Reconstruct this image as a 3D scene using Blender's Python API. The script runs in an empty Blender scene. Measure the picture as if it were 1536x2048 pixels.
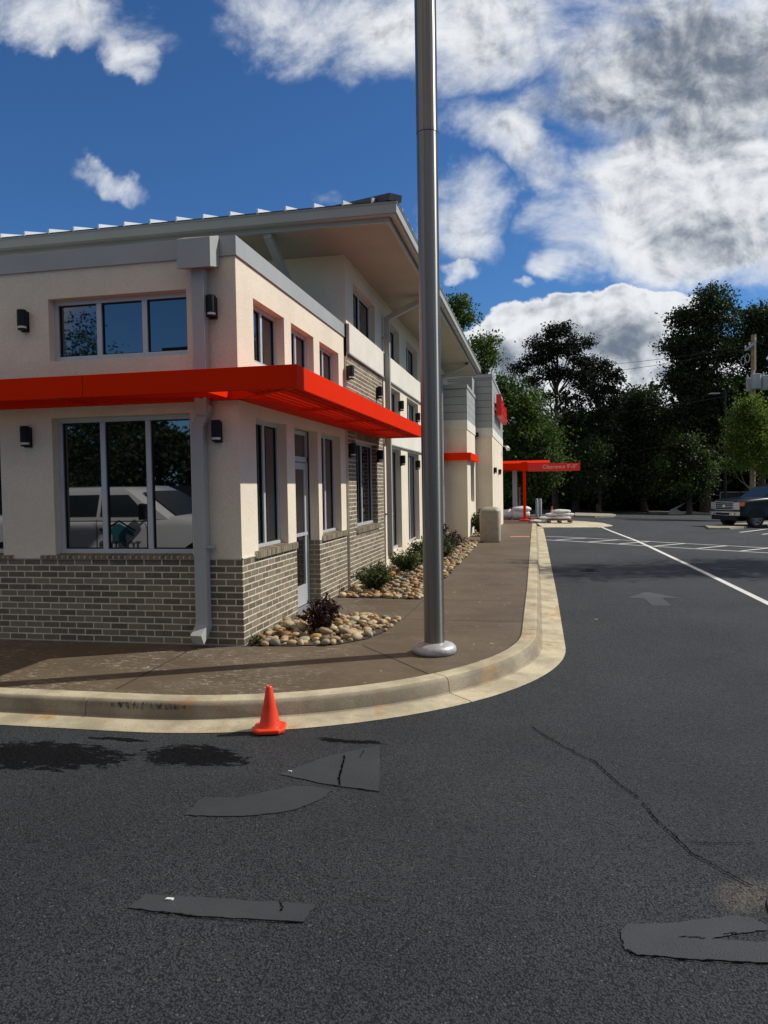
import bpy, bmesh, math, random
import numpy as np
from mathutils import Vector, Matrix
random.seed(7); rng = np.random.default_rng(11)
S = bpy.context.scene; COL = S.collection
# ---------------------------------------------------------------- camera calibration (measured from the scene's vanishing points)
F = 1500.; CX, CY = 768., 1024.; H = 1.75
AX = Vector((0.9791916478064806, 0.009432111211743708, 0.20271840603191105))
AY = Vector((0.2022545824470127, 0.03653631166784745, -0.978651205388771))
AZ = Vector((-0.016637329870325072, 0.9992878129987374, 0.03386836351208568))
def ray(px, py):
    c = Vector((px-CX, CY-py, -F)); return (c.dot(AX), c.dot(AY), c.dot(AZ))
def onx(px, py, x): r = ray(px, py); t = x/r[0]; return (x, r[1]*t, H+r[2]*t)
def ony(px, py, y): r = ray(px, py); t = y/r[1]; return (r[0]*t, y, H+r[2]*t)
def ter(x, y):
    k = min(max((y-15)/15, 0), 1)
    return max(-1.2, -0.0125*max(0, min(y, 64)-24) - 0.03*max(0, min(x, 25)-1)*k)
def G(px, py, dz=0.):
    r = ray(px, py); z = 0.
    for i in range(60):
        t = (z-H)/r[2]; z = .5*z+.5*(ter(r[0]*t, r[1]*t)+dz)
    return (r[0]*t, r[1]*t)
def walk(y): return .15+ter(0, y)
def sm(a, b, x): t = min(max((x-a)/(b-a), 0), 1); return t*t*(3-2*t)
# ---------------------------------------------------------------- materials
def newmat(name):
    m = bpy.data.materials.new(name); m.use_nodes = True; nt = m.node_tree
    b = nt.nodes['Principled BSDF']; return m, nt, b
def mixc(nt, fac, a, b, blend='MIX'):
    n = nt.nodes.new('ShaderNodeMix'); n.data_type = 'RGBA'; n.blend_type = blend
    for s, v in ((0, fac), (6, a), (7, b)):
        if hasattr(v, 'links'): nt.links.new(v, n.inputs[s])
        elif isinstance(v, (tuple, list)): n.inputs[s].default_value = (*v[:3], 1)
        else: n.inputs[s].default_value = v
    return n.outputs[2]
def mth(nt, op, a, b=0., c=0., clamp=False):
    n = nt.nodes.new('ShaderNodeMath'); n.operation = op; n.use_clamp = clamp
    for s, v in enumerate((a, b, c)):
        if s >= len(n.inputs): break
        if hasattr(v, 'links'): nt.links.new(v, n.inputs[s])
        else: n.inputs[s].default_value = v
    return n.outputs[0]
def noise(nt, vec, scale, detail=4, rough=.55, dist=0.):
    n = nt.nodes.new('ShaderNodeTexNoise'); n.inputs['Scale'].default_value = scale
    n.inputs['Detail'].default_value = detail; n.inputs['Roughness'].default_value = rough
    n.inputs['Distortion'].default_value = dist
    if vec is not None: nt.links.new(vec, n.inputs['Vector'])
    return n.outputs['Fac']
def ramp(nt, fac, lo, hi):
    n = nt.nodes.new('ShaderNodeMapRange'); n.interpolation_type = 'SMOOTHSTEP'
    nt.links.new(fac, n.inputs[0]); n.inputs[1].default_value = lo; n.inputs[2].default_value = hi
    return n.outputs[0]
def wpos(nt):
    return nt.nodes.new('ShaderNodeNewGeometry').outputs['Position']
def bump(nt, b, h, strength, dist=.01):
    n = nt.nodes.new('ShaderNodeBump'); n.inputs['Strength'].default_value = strength
    n.inputs['Distance'].default_value = dist; nt.links.new(h, n.inputs['Height'])
    nt.links.new(n.outputs[0], b.inputs['Normal']); return n
def scalev(nt, v, s):
    n = nt.nodes.new('ShaderNodeVectorMath'); n.operation = 'MULTIPLY'; nt.links.new(v, n.inputs[0])
    n.inputs[1].default_value = s; return n.outputs[0]
def surf(name, col, rough=.7, var=.12, vscale=2., bs=0., bscale=60., metal=0., spec=.5, coat=0.):
    m, nt, b = newmat(name); p = wpos(nt)
    b.inputs['Roughness'].default_value = rough; b.inputs['Metallic'].default_value = metal
    b.inputs['Specular IOR Level'].default_value = spec; b.inputs['Coat Weight'].default_value = coat
    if var:
        f = noise(nt, p, vscale, 6, .6)
        c2 = tuple(min(1, c*(1+var)) for c in col); c1 = tuple(c*(1-var) for c in col)
        nt.links.new(mixc(nt, ramp(nt, f, .3, .7), c1, c2), b.inputs['Base Color'])
        nt.links.new(mth(nt, 'MULTIPLY_ADD', f, .2, rough-.1, clamp=True), b.inputs['Roughness'])
    else: b.inputs['Base Color'].default_value = (*col, 1)
    if bs: bump(nt, b, noise(nt, p, bscale, 3, .6), bs)
    return m
MAT = {}
# stucco: fine sand float texture, faint vertical streaks
def stucco(name, col):
    m, nt, b = newmat(name); p = wpos(nt)
    f = noise(nt, p, 1.3, 6, .6); g = noise(nt, scalev(nt, p, (3, 3, .35)), 1.6, 5, .65)
    a = mixc(nt, ramp(nt, f, .3, .72), tuple(c*.93 for c in col), tuple(min(1, c*1.05) for c in col))
    a = mixc(nt, mth(nt, 'MULTIPLY', ramp(nt, g, .55, .8), .12), a, tuple(c*.6 for c in col))
    s = noise(nt, p, 85, 2, .5)
    a = mixc(nt, mth(nt, 'MULTIPLY', ramp(nt, s, .35, .7), .26), a, tuple(c*.55 for c in col))
    nt.links.new(a, b.inputs['Base Color']); b.inputs['Roughness'].default_value = .92; b.inputs['Specular IOR Level'].default_value = .2
    h = mth(nt, 'ADD', noise(nt, p, 70, 4, .65), mth(nt, 'MULTIPLY', noise(nt, p, 9, 3, .5), .8))
    bump(nt, b, h, .55, .012); return m
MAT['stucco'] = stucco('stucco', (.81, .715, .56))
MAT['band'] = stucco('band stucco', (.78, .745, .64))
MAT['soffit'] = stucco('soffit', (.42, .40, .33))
# brick: each brick its own tone
m, nt, b = newmat('brick'); p = wpos(nt)
g = nt.nodes.new('ShaderNodeNewGeometry').outputs['Random Per Island']
c = mixc(nt, g, (.130, .105, .070), (.26, .212, .140))
f = noise(nt, p, 22, 5, .65); c = mixc(nt, mth(nt, 'MULTIPLY', ramp(nt, f, .45, .75), .35), c, (.30, .27, .22))
c = mixc(nt, mth(nt, 'MULTIPLY', ramp(nt, noise(nt, p, 150, 2, .5), .5, .8), .35), c, (.07, .055, .045))
nt.links.new(c, b.inputs['Base Color']); b.inputs['Roughness'].default_value = .88; b.inputs['Specular IOR Level'].default_value = .2
bump(nt, b, noise(nt, p, 90, 5, .7), .6, .006); MAT['brick'] = m
MAT['mortar'] = surf('mortar', (.66, .61, .49), .95, .12, 8, .5, 140, spec=.2)
MAT['trim'] = surf('grey trim', (.37, .385, .365), .45, .05, 1.5)
MAT['trim2'] = surf('grey gutter', (.36, .37, .34), .5, .06, 1.5)
MAT['siding'] = surf('grey siding', (.33, .35, .335), .6, .06, 3, .1, 60)
MAT['frame'] = surf('window frame metal', (.52, .54, .54), .38, .04, 3, metal=.25)
MAT['roofmetal'] = surf('roof metal', (.62, .66, .68), .35, .04, 1, metal=.3)
MAT['darkroof'] = surf('dark ridge', (.05, .05, .052), .6)
MAT['orange'] = surf('orange paint', (.72, .023, .0004), .6, .04, 1.2, spec=.04)
MAT['red'] = surf('red sign face', (.78, .022, .012), .35, 0, spec=.5)
MAT['redside'] = surf('red sign side', (.55, .012, .008), .4, 0)
MAT['black'] = surf('black lamp metal', (.006, .006, .007), .5, 0, spec=.3)
MAT['rubber'] = surf('rubber', (.02, .02, .02), .8, .2, 20)
MAT['steel'] = surf('steel', (.22, .225, .23), .5, .15, 8, metal=.5)
MAT['chrome'] = surf('chrome', (.75, .76, .78), .12, 0, metal=1)
m, nt, b = newmat('dark glass'); b.inputs['Base Color'].default_value = (.004, .006, .007, 1)
b.inputs['Roughness'].default_value = .015; b.inputs['IOR'].default_value = 2.6; MAT['glass'] = m
p = wpos(nt); bump(nt, b, noise(nt, p, .9, 1, .4), .03, .03)
m, nt, b = newmat('auto glass'); b.inputs['Base Color'].default_value = (.02, .028, .028, 1); b.inputs['Roughness'].default_value = .08; b.inputs['IOR'].default_value = 1.45; MAT['autoglass'] = m
m, nt, b = newmat('bright trim metal'); b.inputs['Base Color'].default_value = (.62, .62, .62, 1); b.inputs['Roughness'].default_value = .3; b.inputs['Metallic'].default_value = .45; MAT['brightmetal'] = m; b.inputs['Base Color'].default_value = (.50, .50, .50, 1); b.inputs['Roughness'].default_value = .22; b.inputs['Metallic'].default_value = .8
m, nt, b = newmat('lamp lens'); b.inputs['Base Color'].default_value = (.75, .72, .66, 1); b.inputs['Roughness'].default_value = .15; MAT['lens'] = m
# brushed pole
m, nt, b = newmat('brushed steel'); p = wpos(nt)
v = noise(nt, scalev(nt, p, (60, 60, .35)), 1, 4, .6); w = noise(nt, scalev(nt, p, (1, 1, 90)), 1, 3, .6); q = noise(nt, p, 5, 5, .7)
c = mixc(nt, ramp(nt, v, .3, .7), (.19, .176, .15), (.29, .272, .24)); c = mixc(nt, mth(nt, 'MULTIPLY', ramp(nt, q, .5, .75), .4), c, (.20, .195, .185))
nt.links.new(c, b.inputs['Base Color']); b.inputs['Metallic'].default_value = .92; b.inputs['Anisotropic'].default_value = .85; b.inputs['Anisotropic Rotation'].default_value = 0.25
tg = nt.nodes.new('ShaderNodeTangent'); tg.direction_type = 'RADIAL'; tg.axis = 'Z'; nt.links.new(tg.outputs[0], b.inputs['Tangent'])
nt.links.new(mth(nt, 'MULTIPLY_ADD', w, .14, .30), b.inputs['Roughness'])
bump(nt, b, mth(nt, 'ADD', w, mth(nt, 'MULTIPLY', v, .5)), .12, .003); MAT['pole'] = m
m, nt, b = newmat('cast pole collar'); p = wpos(nt)
c = mixc(nt, ramp(nt, noise(nt, p, 9, 6, .7), .35, .68), (.55, .55, .54), (.36, .36, .35)); nt.links.new(c, b.inputs['Base Color'])
b.inputs['Metallic'].default_value = .35; b.inputs['Roughness'].default_value = .42; bump(nt, b, noise(nt, p, 40, 4, .6), .25, .005); MAT['collar'] = m
# concrete kerb
def concrete(name, col, stain=(.42, .20, .05), st=.85):
    m, nt, b = newmat(name); p = wpos(nt)
    c = mixc(nt, ramp(nt, noise(nt, p, 2.2, 8, .62), .3, .7), tuple(x*.66 for x in col), tuple(min(1, x*1.18) for x in col))
    c = mixc(nt, mth(nt, 'MULTIPLY', ramp(nt, noise(nt, p, 110, 3, .6), .42, .75), .6), c, tuple(x*.45 for x in col))
    s = mth(nt, 'MULTIPLY', ramp(nt, noise(nt, scalev(nt, p, (1.6, .7, 1)), 1.1, 6, .7), .51, .64), ramp(nt, noise(nt, p, 6, 4, .6), .42, .62))
    c = mixc(nt, mth(nt, 'MULTIPLY', s, st), c, stain)
    d = ramp(nt, noise(nt, scalev(nt, p, (1, 1, 1)), .8, 7, .7), .55, .8); c = mixc(nt, mth(nt, 'MULTIPLY', d, .45), c, tuple(x*.42 for x in col)); d2 = ramp(nt, noise(nt, scalev(nt, p, (1, 1, 9)), 5, 7, .7), .5, .72); c = mixc(nt, mth(nt, 'MULTIPLY', d2, .35), c, (.16, .145, .115))
    nt.links.new(c, b.inputs['Base Color']); b.inputs['Roughness'].default_value = .9; b.inputs['Specular IOR Level'].default_value = .25
    bump(nt, b, mth(nt, 'ADD', noise(nt, p, 120, 4, .7), mth(nt, 'MULTIPLY', noise(nt, p, 14, 4, .6), .8)), .5, .006); return m, nt, b, c
MAT['kerb'] = concrete('kerb concrete', (.50, .445, .31))[0]
MAT['apron'] = concrete('apron concrete', (.62, .56, .40), st=.15)[0]
# upright kerb face: its shade put into a darker base colour, plus tyre scrape
m, nt, b, c = concrete('shade-darkened kerb face', (.34, .295, .215)); p = wpos(nt)
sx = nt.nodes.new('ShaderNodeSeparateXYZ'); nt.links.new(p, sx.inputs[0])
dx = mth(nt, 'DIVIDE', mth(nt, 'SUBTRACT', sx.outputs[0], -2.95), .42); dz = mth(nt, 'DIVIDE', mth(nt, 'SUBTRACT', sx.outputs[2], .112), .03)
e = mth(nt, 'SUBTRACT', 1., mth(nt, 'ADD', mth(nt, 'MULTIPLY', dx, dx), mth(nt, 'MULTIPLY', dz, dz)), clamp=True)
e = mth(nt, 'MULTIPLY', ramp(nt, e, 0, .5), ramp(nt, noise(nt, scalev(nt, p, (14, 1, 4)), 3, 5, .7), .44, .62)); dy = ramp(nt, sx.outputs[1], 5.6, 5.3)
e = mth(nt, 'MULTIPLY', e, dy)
nt.links.new(mixc(nt, e, c, (.05, .045, .04)), b.inputs['Base Color']); MAT['kerbface_shade'] = m
# brown stained sidewalk with white scuffs
m, nt, b = newmat('brown stained concrete'); p = wpos(nt)
c = mixc(nt, ramp(nt, noise(nt, p, .9, 7, .6), .3, .7), (.092, .068, .040), (.130, .098, .062))
c = mixc(nt, mth(nt, 'MULTIPLY', ramp(nt, noise(nt, scalev(nt, p, (.5, 2.2, 1)), 2.2, 6, .6), .45, .75), .35), c, (.165, .132, .100))
sx = nt.nodes.new('ShaderNodeSeparateXYZ'); nt.links.new(p, sx.inputs[0])
wv = noise(nt, p, 3, 2, .5)
vv = nt.nodes.new('ShaderNodeMapping'); vv.inputs['Rotation'].default_value = (0, 0, .55); vv.inputs['Scale'].default_value = (9, 30, 1); nt.links.new(p, vv.inputs[0])
sc1 = noise(nt, vv.outputs[0], 1., 4, .7, .6)
vv2 = nt.nodes.new('ShaderNodeMapping'); vv2.inputs['Rotation'].default_value = (0, 0, -.9); vv2.inputs['Scale'].default_value = (12, 34, 1); nt.links.new(p, vv2.inputs[0])
sc2 = noise(nt, vv2.outputs[0], 1.3, 4, .7, .8)
reg = ramp(nt, noise(nt, p, 1.25, 3, .55), .38, .54); front = mth(nt, 'MULTIPLY_ADD', ramp(nt, sx.outputs[0], -1.2, -2.4), .8, .2)
amt = mth(nt, 'MULTIPLY', mth(nt, 'ADD', ramp(nt, sc1, .56, .65), ramp(nt, sc2, .57, .67), clamp=True), mth(nt, 'MULTIPLY', reg, front))
c = mixc(nt, mth(nt, 'MULTIPLY', amt, .6), c, (.46, .39, .34))
c = mixc(nt, mth(nt, 'MULTIPLY', ramp(nt, noise(nt, p, 13, 3, .5, 1.), .70, .75), .8), c, (.55, .5, .46))
nt.links.new(c, b.inputs['Base Color']); b.inputs['Roughness'].default_value = .62; b.inputs['Specular IOR Level'].default_value = .35
bump(nt, b, mth(nt, 'ADD', noise(nt, p, 60, 4, .6), mth(nt, 'MULTIPLY', noise(nt, p, 4, 3, .5), 2.)), .22, .006); MAT['walk'] = m
MAT['joint'] = surf('joint dark', (.035, .028, .022), .95, .2, 30)
MAT['soil'] = surf('bed soil', (.06, .045, .03), .95, .3, 20, .5, 80)
# asphalt
def ell(nt, sx, cx, cy, rx, ry, wob, rot=0.):
    ca, sa = math.cos(rot), math.sin(rot)
    x = mth(nt, 'ADD', mth(nt, 'SUBTRACT', sx.outputs[0], cx), mth(nt, 'MULTIPLY_ADD', wob, .5, -.25))
    y = mth(nt, 'ADD', mth(nt, 'SUBTRACT', sx.outputs[1], cy), mth(nt, 'MULTIPLY_ADD', wob, .3, -.15))
    u = mth(nt, 'DIVIDE', mth(nt, 'ADD', mth(nt, 'MULTIPLY', x, ca), mth(nt, 'MULTIPLY', y, sa)), rx)
    v = mth(nt, 'DIVIDE', mth(nt, 'SUBTRACT', mth(nt, 'MULTIPLY', y, ca), mth(nt, 'MULTIPLY', x, sa)), ry)
    return mth(nt, 'SUBTRACT', 1., mth(nt, 'ADD', mth(nt, 'MULTIPLY', u, u), mth(nt, 'MULTIPLY', v, v)))
def asphalt(name, base, coarse, wet):
    m, nt, b = newmat(name); p = wpos(nt)
    sx = nt.nodes.new('ShaderNodeSeparateXYZ'); nt.links.new(p, sx.inputs[0])
    k = base
    c = mixc(nt, ramp(nt, noise(nt, p, .42, 8, .66), .34, .66), (k*.60, k*.70, k*.80), (k*1.02, k*1.15, k*1.26))
    c = mixc(nt, mth(nt, 'MULTIPLY', ramp(nt, noise(nt, scalev(nt, p, (1, .25, 1)), 1.6, 6, .65), .5, .8), .3), c, (k*1.25, k*1.38, k*1.50))
    vo = nt.nodes.new('ShaderNodeTexVoronoi'); vo.inputs['Scale'].default_value = 105; vo.inputs['Randomness'].default_value = 1; nt.links.new(p, vo.inputs['Vector'])
    sc = nt.nodes.new('ShaderNodeSeparateXYZ'); nt.links.new(vo.outputs['Color'], sc.inputs[0])
    if coarse:
        c = mixc(nt, mth(nt, 'MULTIPLY', ramp(nt, sc.outputs[0], .35, 1.), .45), c, (k*1.5, k*1.62, k*1.72))
        c = mixc(nt, mth(nt, 'MULTIPLY', ramp(nt, sc.outputs[1], .982, .99), .6), c, (.26, .26, .25))
        c = mixc(nt, mth(nt, 'MULTIPLY', ramp(nt, vo.outputs['Distance'], .40, .74), .8), c, (.006, .007, .008))
    rough = mth(nt, 'MULTIPLY_ADD', noise(nt, p, 30, 3, .5), .2, .55)
    if wet:
        wob = noise(nt, p, 1.6, 6, .62)
        fine = noise(nt, scalev(nt, p, (1, 2.0, 1)), 9, 9, .8)
        tot = None
        for a in wet:
            e = ell(nt, sx, *a[:4], wob, a[4] if len(a) > 4 else 0)
            tot = e if tot is None else mth(nt, 'MAXIMUM', tot, e)
        wt = ramp(nt, mth(nt, 'ADD', mth(nt, 'MULTIPLY', tot, 2.1), mth(nt, 'MULTIPLY_ADD', fine, 8.0, -4.5)), .0, .35)
        c = mixc(nt, mth(nt, 'MULTIPLY', wt, .80), c, (.007, .007, .008)); 
        rough = mth(nt, 'ADD', rough, mth(nt, 'MULTIPLY', wt, .2)); nt.links.new(mth(nt, 'MULTIPLY_ADD', wt, -.30, .33), b.inputs['Specular IOR Level'])
        # pale dusty stain beside the round cover
        e = ell(nt, sx, .86, 3.36, .20, .13, wob, .9)
        e = mth(nt, 'MULTIPLY', ramp(nt, mth(nt, 'ADD', e, mth(nt, 'MULTIPLY_ADD', fine, 1.6, -.9)), -.1, .9), ramp(nt, sc.outputs[1], .1, .7))
        c = mixc(nt, mth(nt, 'MULTIPLY', e, .6), c, (.30, .25, .19))
    nt.links.new(c, b.inputs['Base Color']); nt.links.new(rough, b.inputs['Roughness'])
    if not wet: b.inputs['Specular IOR Level'].default_value = .3
    if coarse:
        h = mth(nt, 'MULTIPLY_ADD', vo.outputs['Distance'], -1.1, mth(nt, 'MULTIPLY', noise(nt, p, 120, 4, .75), 2.0))
        bump(nt, b, h, 1.0, .018)
    else: bump(nt, b, noise(nt, p, 150, 5, .7), .7, .006)
    return m
w1, w2, w3, w4 = G(105, 1512), G(395, 1512), G(230, 1480), G(690, 1482)
MAT['asphalt'] = asphalt('asphalt', .084, True, [(w1[0]-.1, w1[1], .72, .27), (w2[0], w2[1], .48, .21), (w3[0], w3[1], .28, .05), (w4[0], w4[1], .34, .04)])
MAT['patch'] = asphalt('smooth asphalt patch', .049, False, None)
MAT['faint'] = asphalt('faded arrow', .072, False, None)
def paint(name, col, wear):
    m, nt, b = newmat(name); p = wpos(nt)
    f = ramp(nt, noise(nt, p, 7, 6, .75), wear, wear+.12); g2 = ramp(nt, noise(nt, p, 1.2, 4, .6), .3, .7)
    c = mixc(nt, g2, tuple(x*.85 for x in col), col); c = mixc(nt, f, c, (.10, .10, .10)); nt.links.new(c, b.inputs['Base Color'])
    b.inputs['Roughness'].default_value = .7; bump(nt, b, noise(nt, p, 90, 4, .7), .4, .006); return m
MAT['white'] = paint('white road paint', (.72, .72, .69), .60)
MAT['whiteold'] = paint('worn road paint', (.74, .74, .71), .60)
MAT['tactile'] = surf('tactile paving', (.62, .26, .20), .8, .2, 30)
MAT['grass'] = surf('grass', (.05, .075, .02), .95, .4, 6, .6, 40)
MAT['cone'] = surf('cone plastic', (.84, .052, .008), .38, .06, 5, spec=.5)
MAT['bag'] = surf('white bag', (.66, .67, .66), .55, .15, 6, .7, 14)
MAT['wood'] = surf('pallet wood', (.20, .12, .065), .85, .3, 12)
MAT['bin'] = surf('bin concrete', (.40, .33, .25), .85, .12, 10, .5, 120)
MAT['binlid'] = surf('bin lid', (.36, .33, .25), .55, .1, 8)
MAT['polewood'] = surf('utility pole wood', (.30, .20, .10), .85, .3, 5)
MAT['can'] = surf('transformer grey', (.42, .45, .46), .4, .05, 3)
MAT['bark'] = surf('bark', (.085, .06, .042), .95, .35, 6, .8, 25)
MAT['palebark'] = surf('pale bark', (.26, .22, .17), .9, .3, 8)
MAT['truckblack'] = surf('black truck paint', (.004, .005, .006), .28, 0, coat=.15, spec=.35)
MAT['truckwhite'] = surf('white truck paint', (.72, .73, .73), .25, 0, coat=.6)
MAT['darkcar'] = surf('dark car paint', (.01, .01, .011), .3, 0, coat=.4)
MAT['amber'] = surf('amber lens', (.70, .20, .03), .25, 0)
MAT['teal'] = surf('teal decal', (.03, .20, .23), .4, 0)
MAT['ink'] = surf('black decal', (.01, .01, .01), .4, 0)
MAT['fence'] = surf('dark fence', (.012, .014, .013), .8, .2, 5)
MAT['tarp'] = surf('pale tarp', (.40, .42, .40), .7, .2, 6)
MAT['textw'] = surf('pale lettering', (.75, .50, .42), .5, 0)
def leafmat(name, a, bcol, trans=.35):
    m, nt, b = newmat(name); p = wpos(nt)
    g = nt.nodes.new('ShaderNodeNewGeometry').outputs['Random Per Island']
    c = mixc(nt, g, a, bcol); nt.links.new(c, b.inputs['Base Color']); b.inputs['Roughness'].default_value = .6; b.inputs['Specular IOR Level'].default_value = .3
    tr = nt.nodes.new('ShaderNodeBsdfTranslucent'); t2 = mixc(nt, .5, c, tuple(min(1, x*1.6) for x in bcol)); nt.links.new(t2, tr.inputs[0])
    mx = nt.nodes.new('ShaderNodeMixShader'); mx.inputs[0].default_value = trans
    nt.links.new(b.outputs[0], mx.inputs[1]); nt.links.new(tr.outputs[0], mx.inputs[2])
    nt.links.new(mx.outputs[0], nt.nodes['Material Output'].inputs[0]); return m
MAT['leaf_dark'] = leafmat('dark leaves', (.007, .015, .004), (.030, .056, .012), .20)
MAT['leaf_mid'] = leafmat('green leaves', (.022, .050, .009), (.070, .120, .022), .32)
MAT['leaf_bright'] = leafmat('bright leaves', (.05, .10, .012), (.15, .22, .03), .42)
MAT['leaf_pine'] = leafmat('pine needles', (.006, .012, .005), (.018, .031, .012), .08)
MAT['leaf_shrub'] = leafmat('shrub leaves', (.020, .045, .010), (.085, .115, .030), .25)
MAT['leaf_shrub_pale'] = leafmat('variegated leaves', (.05, .08, .02), (.26, .27, .12), .25)
MAT['leaf_red'] = leafmat('burgundy leaves', (.018, .008, .009), (.055, .022, .020), .2)
# ---------------------------------------------------------------- mesh builder
ORG = {}
class MB:
    def __init__(s): s.v = []; s.f = []; s.m = []
    def quad(s, a, b, c, d, mi=0):
        n = len(s.v); s.v += [a, b, c, d]; s.f.append((n, n+1, n+2, n+3)); s.m.append(mi)
    def poly(s, pts, mi=0):
        n = len(s.v); s.v += list(pts); s.f.append(tuple(range(n, n+len(pts)))); s.m.append(mi)
    def box(s, x0, x1, y0, y1, z0, z1, mi=0, M=None):
        n = len(s.v); P = [(x, y, z) for z in (z0, z1) for y in (y0, y1) for x in (x0, x1)]
        if M is not None: P = [tuple(M @ Vector(q)) for q in P]
        s.v += P
        for f in ((0, 2, 3, 1), (4, 5, 7, 6), (0, 1, 5, 4), (2, 6, 7, 3), (0, 4, 6, 2), (1, 3, 7, 5)):
            s.f.append(tuple(n+i for i in f)); s.m.append(mi)
    def prism(s, pts, d, mi=0):       # pts: list of 3D points (planar), d: extrusion vector
        n = len(s.v); k = len(pts); s.v += [tuple(p) for p in pts]+[tuple(Vector(p)+Vector(d)) for p in pts]
        s.f.append(tuple(n+i for i in range(k))); s.f.append(tuple(n+k+i for i in reversed(range(k)))); s.m += [mi, mi]
        for i in range(k):
            j = (i+1) % k; s.f.append((n+i, n+k+i, n+k+j, n+j)); s.m.append(mi)
    def beam(s, a, b, w, h, mi=0, up=(0, 0, 1)):
        a = Vector(a); b = Vector(b); d = (b-a).normalized(); u = Vector(up)
        sd = d.cross(u)
        if sd.length < 1e-4: sd = d.cross(Vector((1, 0, 0)))
        sd.normalize(); u = sd.cross(d).normalized()
        c = [sd*(w/2*i)+u*(h/2*j) for i, j in ((-1, -1), (1, -1), (1, 1), (-1, 1))]
        s.prism([a+q for q in c], b-a, mi)
    def tube(s, pts, r, seg=8, mi=0, caps=True):
        pts = [Vector(p) for p in pts]; rs = r if isinstance(r, (list, tuple)) else [r]*len(pts)
        n = len(s.v); k = len(pts); ref = Vector((0, 0, 1))
        for i, p in enumerate(pts):
            d = (pts[min(i+1, k-1)]-pts[max(i-1, 0)]).normalized()
            a = d.cross(ref)
            if a.length < .1: a = d.cross(Vector((1, 0, 0)))
            a.normalize(); bb = a.cross(d).normalized()
            for j in range(seg):
                t = 2*math.pi*j/seg; s.v.append(tuple(p+(a*math.cos(t)+bb*math.sin(t))*rs[i]))
        for i in range(k-1):
            for j in range(seg):
                j2 = (j+1) % seg; s.f.append((n+i*seg+j, n+i*seg+j2, n+(i+1)*seg+j2, n+(i+1)*seg+j)); s.m.append(mi)
        if caps:
            s.f.append(tuple(n+j for j in reversed(range(seg)))); s.f.append(tuple(n+(k-1)*seg+j for j in range(seg))); s.m += [mi, mi]
    def lathe(s, c, prof, seg=32, mi=0):     # prof: [(r,z)] around vertical axis at c
        n = len(s.v)
        for r, z in prof:
            for j in range(seg):
                t = 2*math.pi*j/seg; s.v.append((c[0]+r*math.cos(t), c[1]+r*math.sin(t), c[2]+z))
        for i in range(len(prof)-1):
            for j in range(seg):
                j2 = (j+1) % seg; s.f.append((n+i*seg+j, n+i*seg+j2, n+(i+1)*seg+j2, n+(i+1)*seg+j)); s.m.append(mi)
        s.f.append(tuple(n+j for j in reversed(range(seg)))); s.f.append(tuple(n+(len(prof)-1)*seg+j for j in range(seg))); s.m += [mi, mi]
    def loft(s, secs, mi=0):
        n = len(s.v); k = len(secs[0])
        for q in secs: s.v += [tuple(p) for p in q]
        for i in range(len(secs)-1):
            for j in range(k):
                j2 = (j+1) % k; s.f.append((n+i*k+j, n+i*k+j2, n+(i+1)*k+j2, n+(i+1)*k+j)); s.m.append(mi)
        s.f.append(tuple(n+j for j in reversed(range(k)))); s.f.append(tuple(n+(len(secs)-1)*k+j for j in range(k))); s.m += [mi, mi]
    def build(s, name, mats, parent=None, org=None, smooth=False, bevel=0., rec=True):
        if not isinstance(mats, (list, tuple)): mats = [mats]
        o = Vector(org) if org is not None else (ORG.get(parent.name, Vector((0, 0, 0))) if parent else Vector((0, 0, 0)))
        me = bpy.data.meshes.new(name); me.from_pydata([tuple(Vector(v)-o) for v in s.v], [], s.f)
        for q in mats: me.materials.append(MAT[q] if isinstance(q, str) else q)
        me.polygons.foreach_set('material_index', s.m)
        if rec or bevel:
            bm = bmesh.new(); bm.from_mesh(me)
            bmesh.ops.recalc_face_normals(bm, faces=bm.faces)
            bm.to_mesh(me); bm.free()
        ob = bpy.data.objects.new(name, me); COL.objects.link(ob)
        if parent: ob.parent = parent
        else: ob.location = o
        ORG[ob.name] = o
        if smooth:
            me.polygons.foreach_set('use_smooth', [True]*len(me.polygons))
            me.set_sharp_from_angle(angle=math.radians(38))
        if bevel:
            md = ob.modifiers.new('bevel', 'BEVEL'); md.width = bevel; md.segments = 2; md.limit_method = 'ANGLE'
        return ob
def tag(o, label=None, cat=None, group=None, kind=None):
    if label: o['label'] = label
    if cat: o['category'] = cat
    if group: o['group'] = group
    if kind: o['kind'] = kind
    return o
def thing(name, loc, label, cat, group=None, local=False):
    o = bpy.data.objects.new(name, None); o.empty_display_size = .2; COL.objects.link(o); o.location = loc
    ORG[o.name] = Vector((0, 0, 0)) if local else Vector(loc); return tag(o, label, cat, group)
def copy_tree(o, parent=None):
    c = o.copy(); COL.objects.link(c)
    if parent: c.parent = parent
    ORG[c.name] = ORG.get(o.name, Vector())
    for ch in list(o.children): copy_tree(ch, c)
    return c
def textmesh(txt, size, mat, name, parent, M, depth=.004, align='LEFT'):
    cu = bpy.data.curves.new('t', 'FONT'); cu.body = txt; cu.size = size; cu.extrude = depth; cu.align_x = align
    to = bpy.data.objects.new('t', cu); COL.objects.link(to); bpy.context.view_layer.update()
    me = bpy.data.meshes.new_from_object(to.evaluated_get(bpy.context.evaluated_depsgraph_get()))
    bpy.data.objects.remove(to); me.transform(M); me.materials.clear(); me.materials.append(MAT[mat])
    ob = bpy.data.objects.new(name, me); COL.objects.link(ob); ob.parent = parent; ORG[ob.name] = ORG.get(parent.name, Vector()); return ob
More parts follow.
